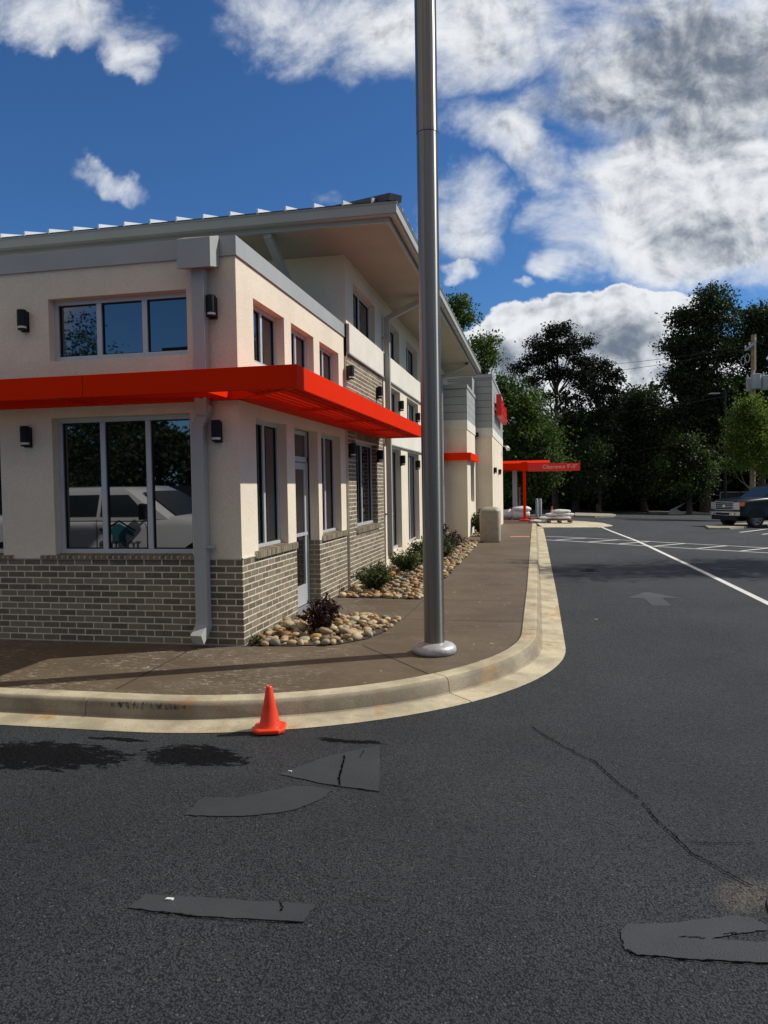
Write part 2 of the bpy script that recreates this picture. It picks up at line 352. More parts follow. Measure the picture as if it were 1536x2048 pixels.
# ---------------------------------------------------------------- ground
def struct(o): return tag(o, kind='structure')
def sheet(name, mat, xs, ys, dz, inside=None):
    mb = MB(); idx = {}
    for j, y in enumerate(ys):
        for i, x in enumerate(xs): idx[i, j] = len(mb.v); mb.v.append((x, y, ter(x, y)+dz))
    for j in range(len(ys)-1):
        for i in range(len(xs)-1):
            mb.f.append((idx[i, j], idx[i+1, j], idx[i+1, j+1], idx[i, j+1])); mb.m.append(0)
    return mb.build(name, mat, smooth=True)
xs = [-400, -150, -60, -30, -14, -6, -2, 0, 1]+[1+i*1.5 for i in range(1, 17)]+[30, 45, 80, 180, 400]
ys = [-400, -100, -30, -10, 0, 5, 10, 12, 14]+[14+i*1 for i in range(1, 50)]+[70, 90, 140, 400]
struct(sheet('ground', 'grass', xs, ys, -.03))
struct(sheet('parking_lot', 'asphalt', [-40, -14, -6, -2, 0, 1]+[1+i*1.5 for i in range(1, 17)]+[30, 40], [-30, -10, 0, 5, 10, 12, 14]+[14+i for i in range(1, 50)], 0))
def drape(mb, pts, dz, mi=0, step=None): mb.poly([(x, y, ter(x, y)+dz) for x, y in pts], mi)
def strip(mb, a, b, w, dz, n=12, mi=0, jit=0.):
    a = Vector(a[:2]); b = Vector(b[:2]); d = (b-a).normalized(); s = Vector((-d.y, d.x))*(w/2)
    for i in range(n):
        p, q = a.lerp(b, i/n), a.lerp(b, (i+1)/n)
        mb.poly([(v.x, v.y, ter(v.x, v.y)+dz) for v in (p-s, p+s, q+s, q-s)], mi)
# markings
l1, l2, l3 = Vector(G(1536, 1207)), Vector(G(1300, 1094)), Vector(G(1190, 1049)); l0 = l1+(l1-l2)*1.6
mb = MB(); strip(mb, l0, l2, .105, .004, 30); strip(mb, l2, l3, .105, .004, 16)
struct(mb.build('lane_line', 'white'))
mb = MB(); A0, A1 = Vector(G(1093, 1073)), Vector(G(1536, 1096)); B0, B1 = Vector(G(1093, 1080)), Vector(G(1536, 1106))
A2 = A0.lerp(A1, 1.6); B2 = B0.lerp(B1, 1.6)
strip(mb, A0, A2, .10, .0045, 20); strip(mb, B0, B2, .10, .0045, 20)
dA = (A2-A0).normalized()
for px in (1110, 1174, 1237, 1309, 1394, 1480, 1580):
    q = Vector(G(px, 1080+(px-1093)*.0587)); tb = (q-B0).dot(dA); p0 = B0+dA*tb; p1 = A0+dA*(tb+1.25)
    strip(mb, p0, p1, .10, .0088, 4)
struct(mb.build('crosswalk_marking', 'whiteold'))
def cr(pts, s, ox, oy): return [G(x/s+ox, y/s+oy) for x, y in pts]
mb = MB()
rr = random.Random(5)
def rough_poly(pts, amp=.005, n=9):
    out = []
    for i, p in enumerate(pts):
        q = pts[(i+1) % len(pts)]
        for k in range(n):
            t = k/n; out.append((p[0]+(q[0]-p[0])*t+(rr.random()-.5)*amp*(k > 0)*2, p[1]+(q[1]-p[1])*t+(rr.random()-.5)*amp*(k > 0)*2))
    return out
P1 = cr([(140, 965), (240, 895), (620, 920), (1105, 948), (1045, 1040), (500, 1010)], 2.56, 200, 1440)
P2 = cr([(430, 490), (530, 400), (700, 403), (850, 372), (1000, 340), (1120, 346), (1190, 362), (1130, 410), (1000, 462), (900, 480), (750, 494), (600, 497)], 2.56, 200, 1440)
P3 = cr([(920, 280), (1160, 190), (1435, 130), (1430, 370), (1150, 330)], 2.56, 200, 1440)
P4 = cr([(335, 1360), (390, 1305), (700, 1300), (1000, 1270), (1190, 1240), (1320, 1260), (1443, 1320), (1443, 1350), (1200, 1380), (1020, 1420), (1443, 1445), (1750, 1440), (1750, 1620), (1443, 1600), (850, 1570), (480, 1540), (370, 1500)], 3.738, 1150, 1500)
for P in (P1, P2, P3, P4): drape(mb, rough_poly(P), .005)
struct(mb.build('asphalt_patch', 'patch'))
mb = MB(); drape(mb, cr([(590, 592), (720, 552), (940, 592), (828, 598), (885, 647), (757, 647), (700, 598)], 3.368, 1080, 1020), .004)
struct(mb.build('faded_arrow_marking', 'faint'))
MAT['crack'] = surf('crack', (.006, .006, .006), 1, 0, spec=0)
def crack(mb, pts, w, n=12, amp=.011, dz=.0075):
    path = []
    for i in range(len(pts)-1):
        for k in range(n):
            t = k/n; path.append(Vector((pts[i][0]*(1-t)+pts[i+1][0]*t+(rr.random()-.5)*amp, pts[i][1]*(1-t)+pts[i+1][1]*t+(rr.random()-.5)*amp)))
    path.append(Vector(pts[-1][:2]))
    for i in range(len(path)-1):
        d = (path[i+1]-path[i]).normalized(); s = Vector((-d.y, d.x)); a = w*(.3+rr.random()*.8)/2; b = w*(.3+rr.random()*.8)/2
        mb.poly([(v.x, v.y, ter(v.x, v.y)+dz) for v in (path[i]-s*a, path[i]+s*a, path[i+1]+s*b, path[i+1]-s*b)])
mb = MB()
crack(mb, cr([(1110, 1390), (1180, 1440), (1290, 1505)], 3.072, 700, 1000)+cr([(30, 40), (150, 90), (210, 150), (340, 270), (480, 365)], 3.738, 1150, 1500), .011)
crack(mb, cr([(505, 400), (620, 540), (720, 630), (840, 745), (880, 785), (930, 810), (1200, 960), (1330, 1030)], 3.738, 1150, 1500), .010)
crack(mb, cr([(870, 700), (1100, 706), (1350, 706)], 3.738, 1150, 1500), .006)
crack(mb, cr([(780, 1407), (900, 1409), (980, 1420)], 3.738, 1150, 1500), .005)
crack(mb, cr([(1115, 1385), (1215, 1377)], 3.738, 1150, 1500), .004)
crack(mb, cr([(1250, 185), (1245, 225), (1235, 270), (1222, 300), (1228, 338)], 2.56, 200, 1440), .016)
crack(mb, cr([(1330, 200), (1350, 160)], 2.56, 200, 1440), .007)
crack(mb, cr([(920, 935), (935, 970), (925, 985)], 2.56, 200, 1440), .006)
crack(mb, cr([(200, 975), (500, 1014), (1045, 1043)], 2.56, 200, 1440), .007)
crack(mb, cr([(1150, 332), (1430, 372)], 2.56, 200, 1440), .006)
crack(mb, cr([(380, 1505), (480, 1545), (850, 1575), (1443, 1605)], 3.738, 1150, 1500), .005)
struct(mb.build('asphalt_crack', 'crack'))
# paint chips and litter marks on the lot
mb = MB()
for px, py, s in ((339, 1802, .018), (580, 1545, .012), (1192, 1240, .022)):
    x, y = G(px, py); mb.prism([(x-s, y-s*.35, .006), (x+s*.8, y-s*.3, .006), (x+s, y+s*.4, .006), (x-s*.6, y+s*.35, .006)], (0, 0, .006))
tag(mb.build('paper_scrap', 'bag'), 'small white paper scraps lying on the dark asphalt', 'litter', kind='stuff')
# round covers
def cover(px, py, r, label, ringed):
    x, y = G(px, py) if not isinstance(px, float) else (px, py)
    z = ter(x, y); t = thing('manhole_cover', (x, y, z), label, 'manhole cover')
    mb = MB(); mb.lathe((x, y, z), [(r+.05, .001), (r+.05, .012), (r+.035, .018), (r+.01, .018), (r+.008, .008)], 40)
    mb.build('ring', 'steel' if ringed else 'black', t, smooth=True)
    mb = MB(); mb.lathe((x, y, z), [(r, .001), (r, .011), (r-.05, .012), (r-.055, .008), (r-.07, .008), (r-.075, .013), (.02, .014)], 40)
    if not ringed:
        for i in range(-4, 5):
            w = math.sqrt(max(0, (r-.06)**2-(i*.06)**2)); mb.box(x-w, x+w, y+i*.06-.012, y+i*.06+.012, z+.013, z+.022)
    mb.build('lid', 'steel' if ringed else 'black', t, smooth=True)
cover(1180, 1141, .15, 'dark round drain cover set in the drive lane beside the kerb', False)
cover(1.09, 3.24, .14, 'grey round metal cover with a pale dusty stain at the right edge', True)
# kerb ------------------------------------------------------------
R0 = 3.0
def kpath(s):      # s: length along the kerb face line ; returns point, outward normal
    # front straight from x=-16 to -3 (y=5.15), arc, then side straight
    L1 = 13.0; La = R0*math.pi/2
    if s < L1: return Vector((-16+s, 5.15)), Vector((0, -1))
    if s < L1+La:
        t = (s-L1)/R0; return Vector((-3+R0*math.sin(t), 8.15-R0*math.cos(t))), Vector((math.sin(t), -math.cos(t)))
    y = 8.15+s-L1-La; return Vector((-.0052*max(0, y-12), y)), Vector((1, 0))
s_end = 13+R0*math.pi/2+25.2
joints = [0, 3.2, 6.4, 9.5, 12.55]; joints += [15.55]+[13+R0*math.pi/2+.2+3.0*i for i in range(0, 9)]+[s_end]
prof = [(.26, .004), (.25, .010), (.02, .022), (.0, .03), (-.012, .118), (-.022, .138), (-.042, .149), (-.065, .153), (-.195, .152), (-.20, .146), (-.20, -.02)]
def sweep(mb, s0, s1, prof, faces, fm=()):
    n = max(2, int((s1-s0)/.18)); n0 = len(mb.v); k = len(prof)
    for i in range(n+1):
        p, nn = kpath(s0+(s1-s0)*i/n)
        for o, z in prof: q = p+nn*o; mb.v.append((q.x, q.y, ter(0, p.y)+z))
    for i in range(n):
        for j in range(k-1):
            mb.f.append((n0+i*k+j, n0+i*k+j+1, n0+(i+1)*k+j+1, n0+(i+1)*k+j)); mb.m.append(1 if j in fm else faces)
    for e in (0, n): mb.f.append(tuple(n0+e*k+j for j in range(k))); mb.m.append(faces)
mb = MB()
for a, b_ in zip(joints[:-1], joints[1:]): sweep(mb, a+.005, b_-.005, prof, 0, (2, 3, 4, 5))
struct(mb.build('kerb', ['kerb', 'kerbface_shade'], smooth=True))
mb = MB(); sweep(mb, 0, s_end-.02, [(.255, .001), (.02, .006), (-.02, .008), (-.05, .1), (-.2, .11)], 0)
struct(mb.build('kerb_joint_filler', 'crack'))
# sidewalk surface: fan from building line to kerb inner edge
mb = MB(); n = 160; prev = None
for i in range(n+1):
    s = s_end*i/n; p, nn = kpath(s); q = p-nn*.208; 
    inner = Vector((max(-16, min(q.x, -3.2)), 7.5)) if p.y < 7.6 else Vector((-3.4, q.y))
    cur = [(q.x, q.y, ter(0, q.y)+.146)]+[(q.x+(inner.x-q.x)*t, q.y+(inner.y-q.y)*t, ter(0, q.y+(inner.y-q.y)*t)+.146) for t in (.33, .66, 1)]
    if prev:
        for j in range(3): mb.quad(prev[j], cur[j], cur[j+1], prev[j+1])
    prev = cur
mb.box(-3.4, -.12, 33.2, 34.4, -.3, -.1)
struct(mb.build('sidewalk', 'walk'))
mb = MB()
def wjoint(a, b, w=.012):
    a = Vector(a[:2]); b = Vector(b[:2]); d = (b-a).normalized(); s = Vector((-d.y, d.x))*w/2
    for i in range(6):
        p, q = a.lerp(b, i/6), a.lerp(b, (i+1)/6); mb.poly([(v.x, v.y, ter(0, v.y)+.1485) for v in (p-s, p+s, q+s, q-s)])
g = lambda x, y: G(x, y, .15)
for y in (8.85, 10.42, 12.1, 13.9, 15.6, 17.3, 19.0, 20.7, 22.4, 24.1, 25.8, 27.6, 29.3, 31): wjoint((-1.62, y), (-.21-.0052*max(0, y-12), y), .010)
wjoint((-1.62, 8.9), (-2.9, 8.98)); wjoint((-1.62, 8.8), (-1.6, 10.42), .009)
wjoint(g(725, 1290), g(868, 1352)); wjoint(g(375, 1302), g(232, 1378), .016); wjoint((-6.2, 7.1), (-6.6, 5.36)); wjoint((-8.5, 7.1), (-8.9, 5.36))
struct(mb.build('sidewalk_joint', 'joint'))
mb = MB(); kp = [kpath(s_end*i/200) for i in range(200)]
for i in range(199):
    a, b_ = kp[i][0]-kp[i][1]*.200, kp[i+1][0]-kp[i+1][1]*.200; c_, d_ = kp[i+1][0]-kp[i+1][1]*.212, kp[i][0]-kp[i][1]*.212
    mb.poly([(v.x, v.y, ter(0, v.y)+.1475) for v in (a, b_, c_, d_)])
struct(mb.build('expansion_joint', 'joint'))
# tactile strip
x, y = g(1048, 1073); mb = MB()
mb.box(-.88, -.30, y-.22, y+.12, walk(y)-.004, walk(y)+.004)
for i in range(10):
    for j in range(5): mb.lathe((-.85+i*.056, y-.19+j*.065, walk(y)+.004), [(.014, 0), (.009, .006)], 8)
struct(mb.build('tactile_paving', 'tactile'))
# planting bed and pale apron beyond the sidewalk
mb = MB(); ap = [G(1075, 1048.5), G(1086, 1056), G(1196, 1056), G(1225, 1052), G(1205, 1047), G(1172, 1044), G(1130, 1041.5), G(1090, 1040.5), G(1060, 1040)]
drape(mb, ap, .03); pv = [(x, y, ter(x, y)+.03) for x, y in ap]
for i in range(len(pv)):
    a, b_ = pv[i], pv[(i+1) % len(pv)]; mb.quad(a, b_, (b_[0], b_[1], b_[2]-.05), (a[0], a[1], a[2]-.05))
struct(mb.build('concrete_apron', 'apron'))
mb = MB(); mb.box(-1.75, -.22, 33.6, 33.85, -.32, .02); mb.box(-.42, -.22, 33.6, 40.5, -.38, -.02)
struct(mb.build('bed_kerb', surf('brown bed kerb', (.055, .032, .022), .8, .2, 8)))
mb = MB(); mb.box(-6, -.3, 33.85, 47, -.5, -.11); struct(mb.build('planting_bed', surf('mulch', (.11, .055, .03), .95, .5, 9, 1, 30)))
# ---------------------------------------------------------------- building
XA, YF, XB = -2.97, 7.17, -2.93
def Px(c, sgn=1): return lambda u, z, d: (c-d*sgn, u, z)
def Py(c): return lambda u, z, d: (u, c+d, z)
def wall(mb, P, u0, u1, z0, z1, holes, depth=.13, mi=0, mj=None):
    mj = mi if mj is None else mj
    us = sorted({u0, u1, *[h[0] for h in holes if u0 < h[0] < u1], *[h[1] for h in holes if u0 < h[1] < u1]})
    zs = sorted({z0, z1, *[h[2] for h in holes if z0 < h[2] < z1], *[h[3] for h in holes if z0 < h[3] < z1]})
    for a, b_ in zip(us, us[1:]):
        for c, d in zip(zs, zs[1:]):
            mu, mz = (a+b_)/2, (c+d)/2
            if any(h[0] < mu < h[1] and h[2] < mz < h[3] for h in holes): continue
            mb.quad(P(a, c, 0), P(b_, c, 0), P(b_, d, 0), P(a, d, 0), mi)
    for h in holes:
        a, b_, c, d = max(h[0], u0), min(h[1], u1), max(h[2], z0), min(h[3], z1)
        if a >= b_ or c >= d: continue
        if h[0] >= u0: mb.quad(P(a, c, 0), P(a, d, 0), P(a, d, depth), P(a, c, depth), mj)
        if h[1] <= u1: mb.quad(P(b_, c, 0), P(b_, d, 0), P(b_, d, depth), P(b_, c, depth), mj)
        if h[2] >= z0: mb.quad(P(a, c, 0), P(b_, c, 0), P(b_, c, depth), P(a, c, depth), mj)
        if h[3] <= z1: mb.quad(P(a, d, 0), P(b_, d, 0), P(b_, d, depth), P(a, d, depth), mj)
def bricks(mb, P, u0, u1, z0, z1, holes, proud=.0016, mi=1, phase=0., zbase=.15):
    ch, L, g_ = .0677, .2032, .0122
    r0 = int(math.floor((z0-zbase)/ch))
    r = r0
    while zbase+r*ch < z1-.01:
        za, zb = max(z0, zbase+r*ch+g_*.5), min(z1, zbase+(r+1)*ch-g_*.5)
        if zb-za > .015:
            off = (L/2 if r % 2 else 0)+phase; k = math.floor((u0-off)/L)
            while off+k*L < u1:
                a, b_ = max(u0, off+k*L+g_/2), min(u1, off+(k+1)*L-g_/2); k += 1
                if b_-a < .02: continue
                segs = [(a, b_)]
                for h in holes:
                    if h[2] < (za+zb)/2 < h[3]:
                        ns = []
                        for s0, s1 in segs:
                            if h[0] > s0: ns.append((s0, min(s1, h[0])))
                            if h[1] < s1: ns.append((max(s0, h[1]), s1))
                        segs = [q for q in ns if q[1]-q[0] > .015]
                for s0, s1 in segs:
                    j = random.uniform(-.0012, .0012); pr = proud+random.uniform(-.0005, .0005)
                    n = len(mb.v); e = .001
                    mb.v += [P(s0, za+j, .002), P(s1, za+j, .002), P(s1, zb+j, .002), P(s0, zb+j, .002),
                             P(s0+e, za+e+j, -pr), P(s1-e, za+e+j, -pr), P(s1-e, zb-e+j, -pr), P(s0+e, zb-e+j, -pr)]
                    for f in ((4, 5, 6, 7), (0, 1, 5, 4), (1, 2, 6, 5), (2, 3, 7, 6), (3, 0, 4, 7)): mb.f.append(tuple(n+i for i in f)); mb.m.append(mi)
        r += 1
def rowlock(mb, P, u0, u1, z0, z1, proud, mi=1):
    n = max(1, round((u1-u0)/.066)); w = (u1-u0)/n
    mb_ = mb
    for i in range(n):
        a, b_ = u0+i*w+.007, u0+(i+1)*w-.007; pr = proud+random.uniform(-.002, .002)
        k = len(mb_.v)
        mb_.v += [P(a, z0, .05), P(b_, z0, .05), P(b_, z1+.012, .10), P(a, z1+.012, .10), P(a, z0+.004, -pr), P(b_, z0+.004, -pr), P(b_, z1-.008, -pr), P(a, z1-.008, -pr)]
        for f in ((4, 5, 6, 7), (0, 1, 5, 4), (1, 2, 6, 5), (2, 3, 7, 6), (3, 0, 4, 7)): mb_.f.append(tuple(k+i2 for i2 in f)); mb_.m.append(mi)
    k = len(mb_.v); mb_.v += [P(u0+.003, z0+.006, .04), P(u1-.003, z0+.006, .04), P(u1-.003, z1+.006, .095), P(u0+.003, z1+.006, .095), P(u0+.003, z0+.008, -proud+.003), P(u1-.003, z0+.008, -proud+.003), P(u1-.003, z1-.010, -proud+.003), P(u0+.003, z1-.010, -proud+.003)]
    for f in ((4, 5, 6, 7), (0, 1, 5, 4), (1, 2, 6, 5), (2, 3, 7, 6), (3, 0, 4, 7)): mb_.f.append(tuple(k+i2 for i2 in f)); mb_.m.append(0)
B = thing('restaurant_building', (XA, YF, .15), 'cream stucco and grey brick restaurant with flat overhanging eave and orange canopies', 'building')
def pbox(mb, P, u0, u1, z0, z1, d0, d1, mi=0):
    n = len(mb.v); mb.v += [P(u0, z0, d0), P(u1, z0, d0), P(u1, z1, d0), P(u0, z1, d0), P(u0, z0, d1), P(u1, z0, d1), P(u1, z1, d1), P(u0, z1, d1)]
    for f in ((0, 1, 2, 3), (4, 7, 6, 5), (0, 4, 5, 1), (1, 5, 6, 2), (2, 6, 7, 3), (3, 7, 4, 0)): mb.f.append(tuple(n+i for i in f)); mb.m.append(mi)
def window(P, u0, u1, z0, z1, div, depth=.10, fw=.05, sill=.06, name='window', mullions=None):
    mb = MB(); pbox(mb, P, u0, u1, z0, z0+sill, depth-.012, depth+.07); pbox(mb, P, u0, u1, z1-fw, z1, depth, depth+.07)
    edges = [u0+(u1-u0)*i/div for i in range(div+1)] if mullions is None else [u0]+mullions+[u1]
    pbox(mb, P, u0, u0+fw, z0+sill, z1-fw, depth, depth+.07); pbox(mb, P, u1-fw, u1, z0+sill, z1-fw, depth, depth+.07)
    for e in edges[1:-1]: pbox(mb, P, e-.03, e+.03, z0+sill, z1-fw, depth+.003, depth+.07)
    f = mb.build(name, 'frame', B, bevel=.004)
    for i in range(len(edges)-1):
        a = edges[i]+(fw if i == 0 else .03); b_ = edges[i+1]-(fw if i == len(edges)-2 else .03)
        mb = MB(); g_ = .012
        # dark gasket then glass
        pbox(mb, P, a, a+g_, z0+sill, z1-fw, depth+.022, depth+.045, 1); pbox(mb, P, b_-g_, b_, z0+sill, z1-fw, depth+.022, depth+.045, 1)
        pbox(mb, P, a+g_, b_-g_, z0+sill, z0+sill+g_, depth+.022, depth+.045, 1); pbox(mb, P, a+g_, b_-g_, z1-fw-g_, z1-fw, depth+.022, depth+.045, 1)
        tx, tz = random.uniform(-.0022, .0022), random.uniform(-.0015, .0015)
        n = len(mb.v); mb.v += [P(a, z0+sill, depth+.035+tx), P(b_, z0+sill, depth+.035-tx), P(b_, z1-fw, depth+.035-tx+tz), P(a, z1-fw, depth+.035+tx+tz)]; mb.f.append((n, n+1, n+2, n+3)); mb.m.append(0)
        mb.build('pane', ['glass', 'black'], f)
    return f
PF = Py(YF); PS = Px(XA); PB = Px(XB)
ZB, ZP = 1.03, 4.10
hF = [(-5.10, -3.505, 1.07, 2.54), (-5.10, -3.51, 3.14, 3.80), (-7.35, -5.74, 1.07, 2.54), (-7.35, -5.74, 3.14, 3.80), (-9.6, -8.0, 1.07, 2.54)]
hS = [(7.63, 8.625, 1.07, 2.52), (8.93, 9.93, .15, 2.52), (10.10, 11.13, 1.07, 2.52), (7.63, 8.625, 3.11, 3.785), (8.88, 9.82, 3.11, 3.785), (10.10, 11.11, 3.11, 3.785)]
hB = [(11.95, 13.60, 1.07, 2.52)]
W3 = [(14.43, 16.06), (16.915, 18.53), (19.4, 21.0)]
hU = [(11.95, 13.60, 4.365, 5.07)]+[(a, b_, 4.365, 5.07) for a, b_ in W3]
hT = [(a, b_, 3.08, 3.775) for a, b_ in W3]+[(a, b_, .42, 2.53) for a, b_ in W3]
# stucco
mb = MB(); wall(mb, PF, -12, XA, ZB, ZP, hF); wall(mb, PS, YF, 11.45, ZB, ZP, hS, mj=0)
mb.quad((-12, 11.45, 3.8), (XB, 11.45, 3.8), (XB, 11.45, 5.37), (-12, 11.45, 5.37))        # upper storey front
mb.quad((XB, 11.45, 3.86), (XB, 11.45, 4.3), (XA-.01, 11.45, 4.3), (XA-.01, 11.45, 3.86))
wall(mb, PB, 11.45, 23, 4.32, 5.37, hU); wall(mb, PB, 14.13, 23, -.1, 2.6, hT); wall(mb, PB, 14.13, 23, 2.95, 3.86, hT)
mb.quad((-12, 24.9, 4.5), (XB, 24.9, 4.5), (XB, 24.9, 5.37), (-12, 24.9, 5.37)); mb.quad((XB, 23, 4.4), (XB, 24.9, 4.4), (XB, 24.9, 5.37), (XB, 23, 5.37))
mb.quad((-12, YF, 0), (-12, 26, 0), (-12, 26, 5.4), (-12, YF, 4.1))
mb.build('stucco_wall', 'stucco', B)
mb = MB(); mb.quad((-12, YF+.02, 3.88), (XA-.02, YF+.02, 3.88), (XA-.02, 11.45, 3.88), (-12, 11.45, 3.88)); mb.build('flat_roof', 'trim', B)
# brick
mb = MB(); notch = (-5.60, -5.275, 1.04, 1.2)
wall(mb, PF, -12, XA, .08, ZB, []); bricks(mb, PF, -12, XA+.004, .15, ZB, [])
wall(mb, PS, YF, 11.45, .08, ZB, [hS[1]], depth=.16); bricks(mb, PS, YF+.006, 11.44, .15, ZB, [hS[1]], phase=.1)
wall(mb, PB, 11.45, 14.13, .08, 3.86, hB, depth=.15); bricks(mb, PB, 11.45, 14.13, .15, 3.86, [(11.95-.0, 13.60, 1.0, 2.60)], phase=.05)
mb.quad((XB, 11.45, .08), (XB, 11.45, 3.86), (XA-.02, 11.45, 3.86), (XA-.02, 11.45, .08))
mb.quad((XB, 14.13, .08), (XB, 14.13, 3.86), (XB-.06, 14.13, 3.86), (XB-.06, 14.13, .08))
bricks(mb, Py(13.597), XB-.15, XB, 1.07, 2.52, [], .006); bricks(mb, Py(9.927), XA-.16, XA+.008, .15, ZB, [], .006)
# rowlock sills and soldier head
rowlock(mb, PF, -5.275, -3.40, ZB, 1.075, .03); rowlock(mb, PF, -7.5, -5.60, ZB, 1.075, .03); rowlock(mb, PF, -9.9, -7.8, ZB, 1.075, .03)
rowlock(mb, PS, 7.52, 8.90, 1.00, 1.085, .035); rowlock(mb, PS, 10.05, 11.42, 1.00, 1.085, .035); rowlock(mb, PB, 11.9, 13.66, .985, 1.075, .035)
rowlock(mb, PB, 11.95, 13.60, 2.53, 2.66, .008)
mb.build('brick_wall', ['mortar', 'brick'], B)
# pale footing line and thin ledge above brick
mb = MB(); mb.box(-12, XA+.014, YF-.016, YF+.01, .10, .155); mb.build('footing_strip', 'trim', B)
mb = MB(); mb.box(-12, XA+.012, YF-.012, YF-.0005, 1.033, 1.045); mb.box(XA+.0005, XA+.012, YF-.012, 7.515, 1.033, 1.045); mb.build('flashing', 'mortar', B)
# white bands
mb = MB(); mb.box(XB-.05, XB+.035, 11.52, 22.975, 3.86, 4.32); mb.box(XB-.05, XB+.035, 14.16, 22.975, 2.6, 2.95); mb.build('white_band', 'band', B)
mb = MB(); mb.box(XB+.001, XB+.045, 11.50, 22.975, 3.835, 3.858); mb.box(XB+.001, XB+.045, 14.16, 22.975, 2.575, 2.598); mb.build('band_drip', 'trim', B)
# parapet cap
mb = MB(); mb.box(-12, XA+.016, YF-.016, YF+.22, ZP, 4.295); mb.box(XA-.22, XA+.016, YF+.22, 11.449, ZP, 4.2951)
mb.box(-12, XA+.022, YF-.022, YF-.016, ZP-.004, ZP+.010); mb.box(XA+.016, XA+.022, YF-.016, 11.449, ZP-.004, ZP+.010)
mb.build('parapet_cap', 'trim', B, bevel=.004)
# windows
for h in hF: window(PF, *h, 3)
for h in (hS[0], hS[2]): window(PS, *h, 2)
for h in (hS[3], hS[4], hS[5]): window(PS, *h, 2)
window(PB, *hB[0], 2)
for h in hU+hT: window(PB, *h, 2)
# door with transom
PD = Px(XA-.15); D = MB(); y0, y1 = hS[1][0], hS[1][1]
pbox(D, PD, y0, y1, 2.46, 2.52, 0, .08); pbox(D, PD, y0, y1, 2.10, 2.17, 0, .08)
pbox(D, PD, y0, y0+.05, .15, 2.46, 0, .08); pbox(D, PD, y1-.05, y1, .15, 2.46, 0, .08)
pbox(D, PD, y0+.055, y0+.14, .17, 2.09, .01, .05); pbox(D, PD, y1-.14, y1-.055, .17, 2.09, .01, .05)
pbox(D, PD, y0+.14, y1-.14, .17, .44, .01, .05); pbox(D, PD, y0+.14, y1-.14, 2.0, 2.09, .01, .05)
dr = D.build('door', 'frame', B, bevel=.003)
mb = MB(); pbox(mb, PD, y0+.14, y1-.14, .44, 2.0, .028, .034); mb.build('pane', 'glass', dr)
mb = MB(); pbox(mb, PD, y0+.05, y1-.05, 2.17, 2.46, .028, .034); mb.build('transom_pane', 'glass', dr)
mb = MB(); pbox(mb, PD, y0+.12, y1-.12, 1.11, 1.15, -.02, 0.01); mb.tube([PD(y0+.10, .95, -.01), PD(y0+.10, .95, -.06), PD(y0+.10, 1.25, -.06), PD(y0+.10, 1.25, -.01)], .012); mb.build('handle', 'frame', dr)
mb = MB(); mb.box(XA-.16, XA, y0, y1, .14, .162); mb.build('threshold', 'steel', B)
# conductor box and downspout on the front wall
mb = MB(); X0, X1, Y0_ = -3.485, -3.13, 6.93
mb.loft([[(X0, Y0_, 4.225), (X1, Y0_, 4.225), (X1, YF-.024, 4.30), (X0, YF-.046, 4.30)], [(X0, Y0_, 3.935), (X1, Y0_, 3.935), (X1, YF-.02, 3.985), (X0, YF-.02, 3.985)]])
mb.build('conductor_box', 'trim', B, bevel=.004)
mb = MB()
dx0, dx1 = -3.385, -3.255
mb.box(dx0, dx1, 7.03, 7.13, 2.5, 3.955)
mb.build('upper_downspout', 'trim', B, bevel=.004)
mb = MB(); a = 6.99
def rect(xc, yc, z, w=.13, d=.10): return [(xc-w/2, yc-d/2, z), (xc+w/2, yc-d/2, z), (xc+w/2, yc+d/2, z), (xc-w/2, yc+d/2, z)]
mb.loft([rect(-3.30, 7.10, 2.60), rect(-3.30, 7.10, 2.54), rect(-3.37, 7.09, 2.38), rect(-3.37, 7.09, .36)])
mb.loft([rect(-3.37, 7.09, .40, .136, .106), [(-3.438, 7.036, .375), (-3.302, 7.036, .375), (-3.302, 7.143, .33), (-3.438, 7.143, .33)], [(-3.43, 6.90, .29), (-3.31, 6.90, .29), (-3.31, 6.96, .19), (-3.43, 6.96, .19)]])
mb.box(-3.445, -3.24, 7.05, 7.155, 1.155, 1.18)
mb.build('lower_downspout', 'trim', B, bevel=.004)
# eave: gutter, fascia, soffit, standing seam roof
EX, EY0, EY1 = -1.845, 10.06, 25.0
mb = MB()
gp = lambda o: [(-14, EY0+o, 0), (EX-o, EY0+o, 0), (EX-o, EY1, 0)]
def gutter(o0, o1, z0, z1):
    a, b_ = gp(o0), gp(o1)
    mb.prism([(a[0][0], a[0][1], z0), (a[1][0], a[1][1], z0), (a[2][0], a[2][1], z0), (b_[2][0], b_[2][1], z0), (b_[1][0], b_[1][1], z0), (b_[0][0], b_[0][1], z0)], (0, 0, z1-z0))
gutter(0, .12, 5.44, 5.575); gutter(-.012, .02, 5.565, 5.59); gutter(.02, .11, 5.425, 5.445)
mb.box(EX-.12, EX, EY1+.0, EY1+.01, 5.42, 5.59)
mb.build('gutter', 'trim2', B, bevel=.006)
mb = MB(); gutter(.121, .16, 5.36, 5.56); mb.box(-6, EX-.12, EY1-.03, EY1+.012, 5.36, 5.58); mb.build('fascia_board', 'trim2', B)
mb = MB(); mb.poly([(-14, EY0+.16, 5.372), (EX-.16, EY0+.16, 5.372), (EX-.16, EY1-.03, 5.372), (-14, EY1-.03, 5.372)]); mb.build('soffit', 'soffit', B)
mb = MB(); sl = math.tan(math.radians(15.5)); hx = EX+.02; hy = EY0-.02
def hipz(x, y): return 5.585+sl*min(hx-x, y-hy)
N = 6.0
mb.poly([(-14, hy, 5.585), (hx, hy, 5.585), (hx-N, hy+N, hipz(hx-N, hy+N)), (-14, hy+N, hipz(-14, hy+N))])
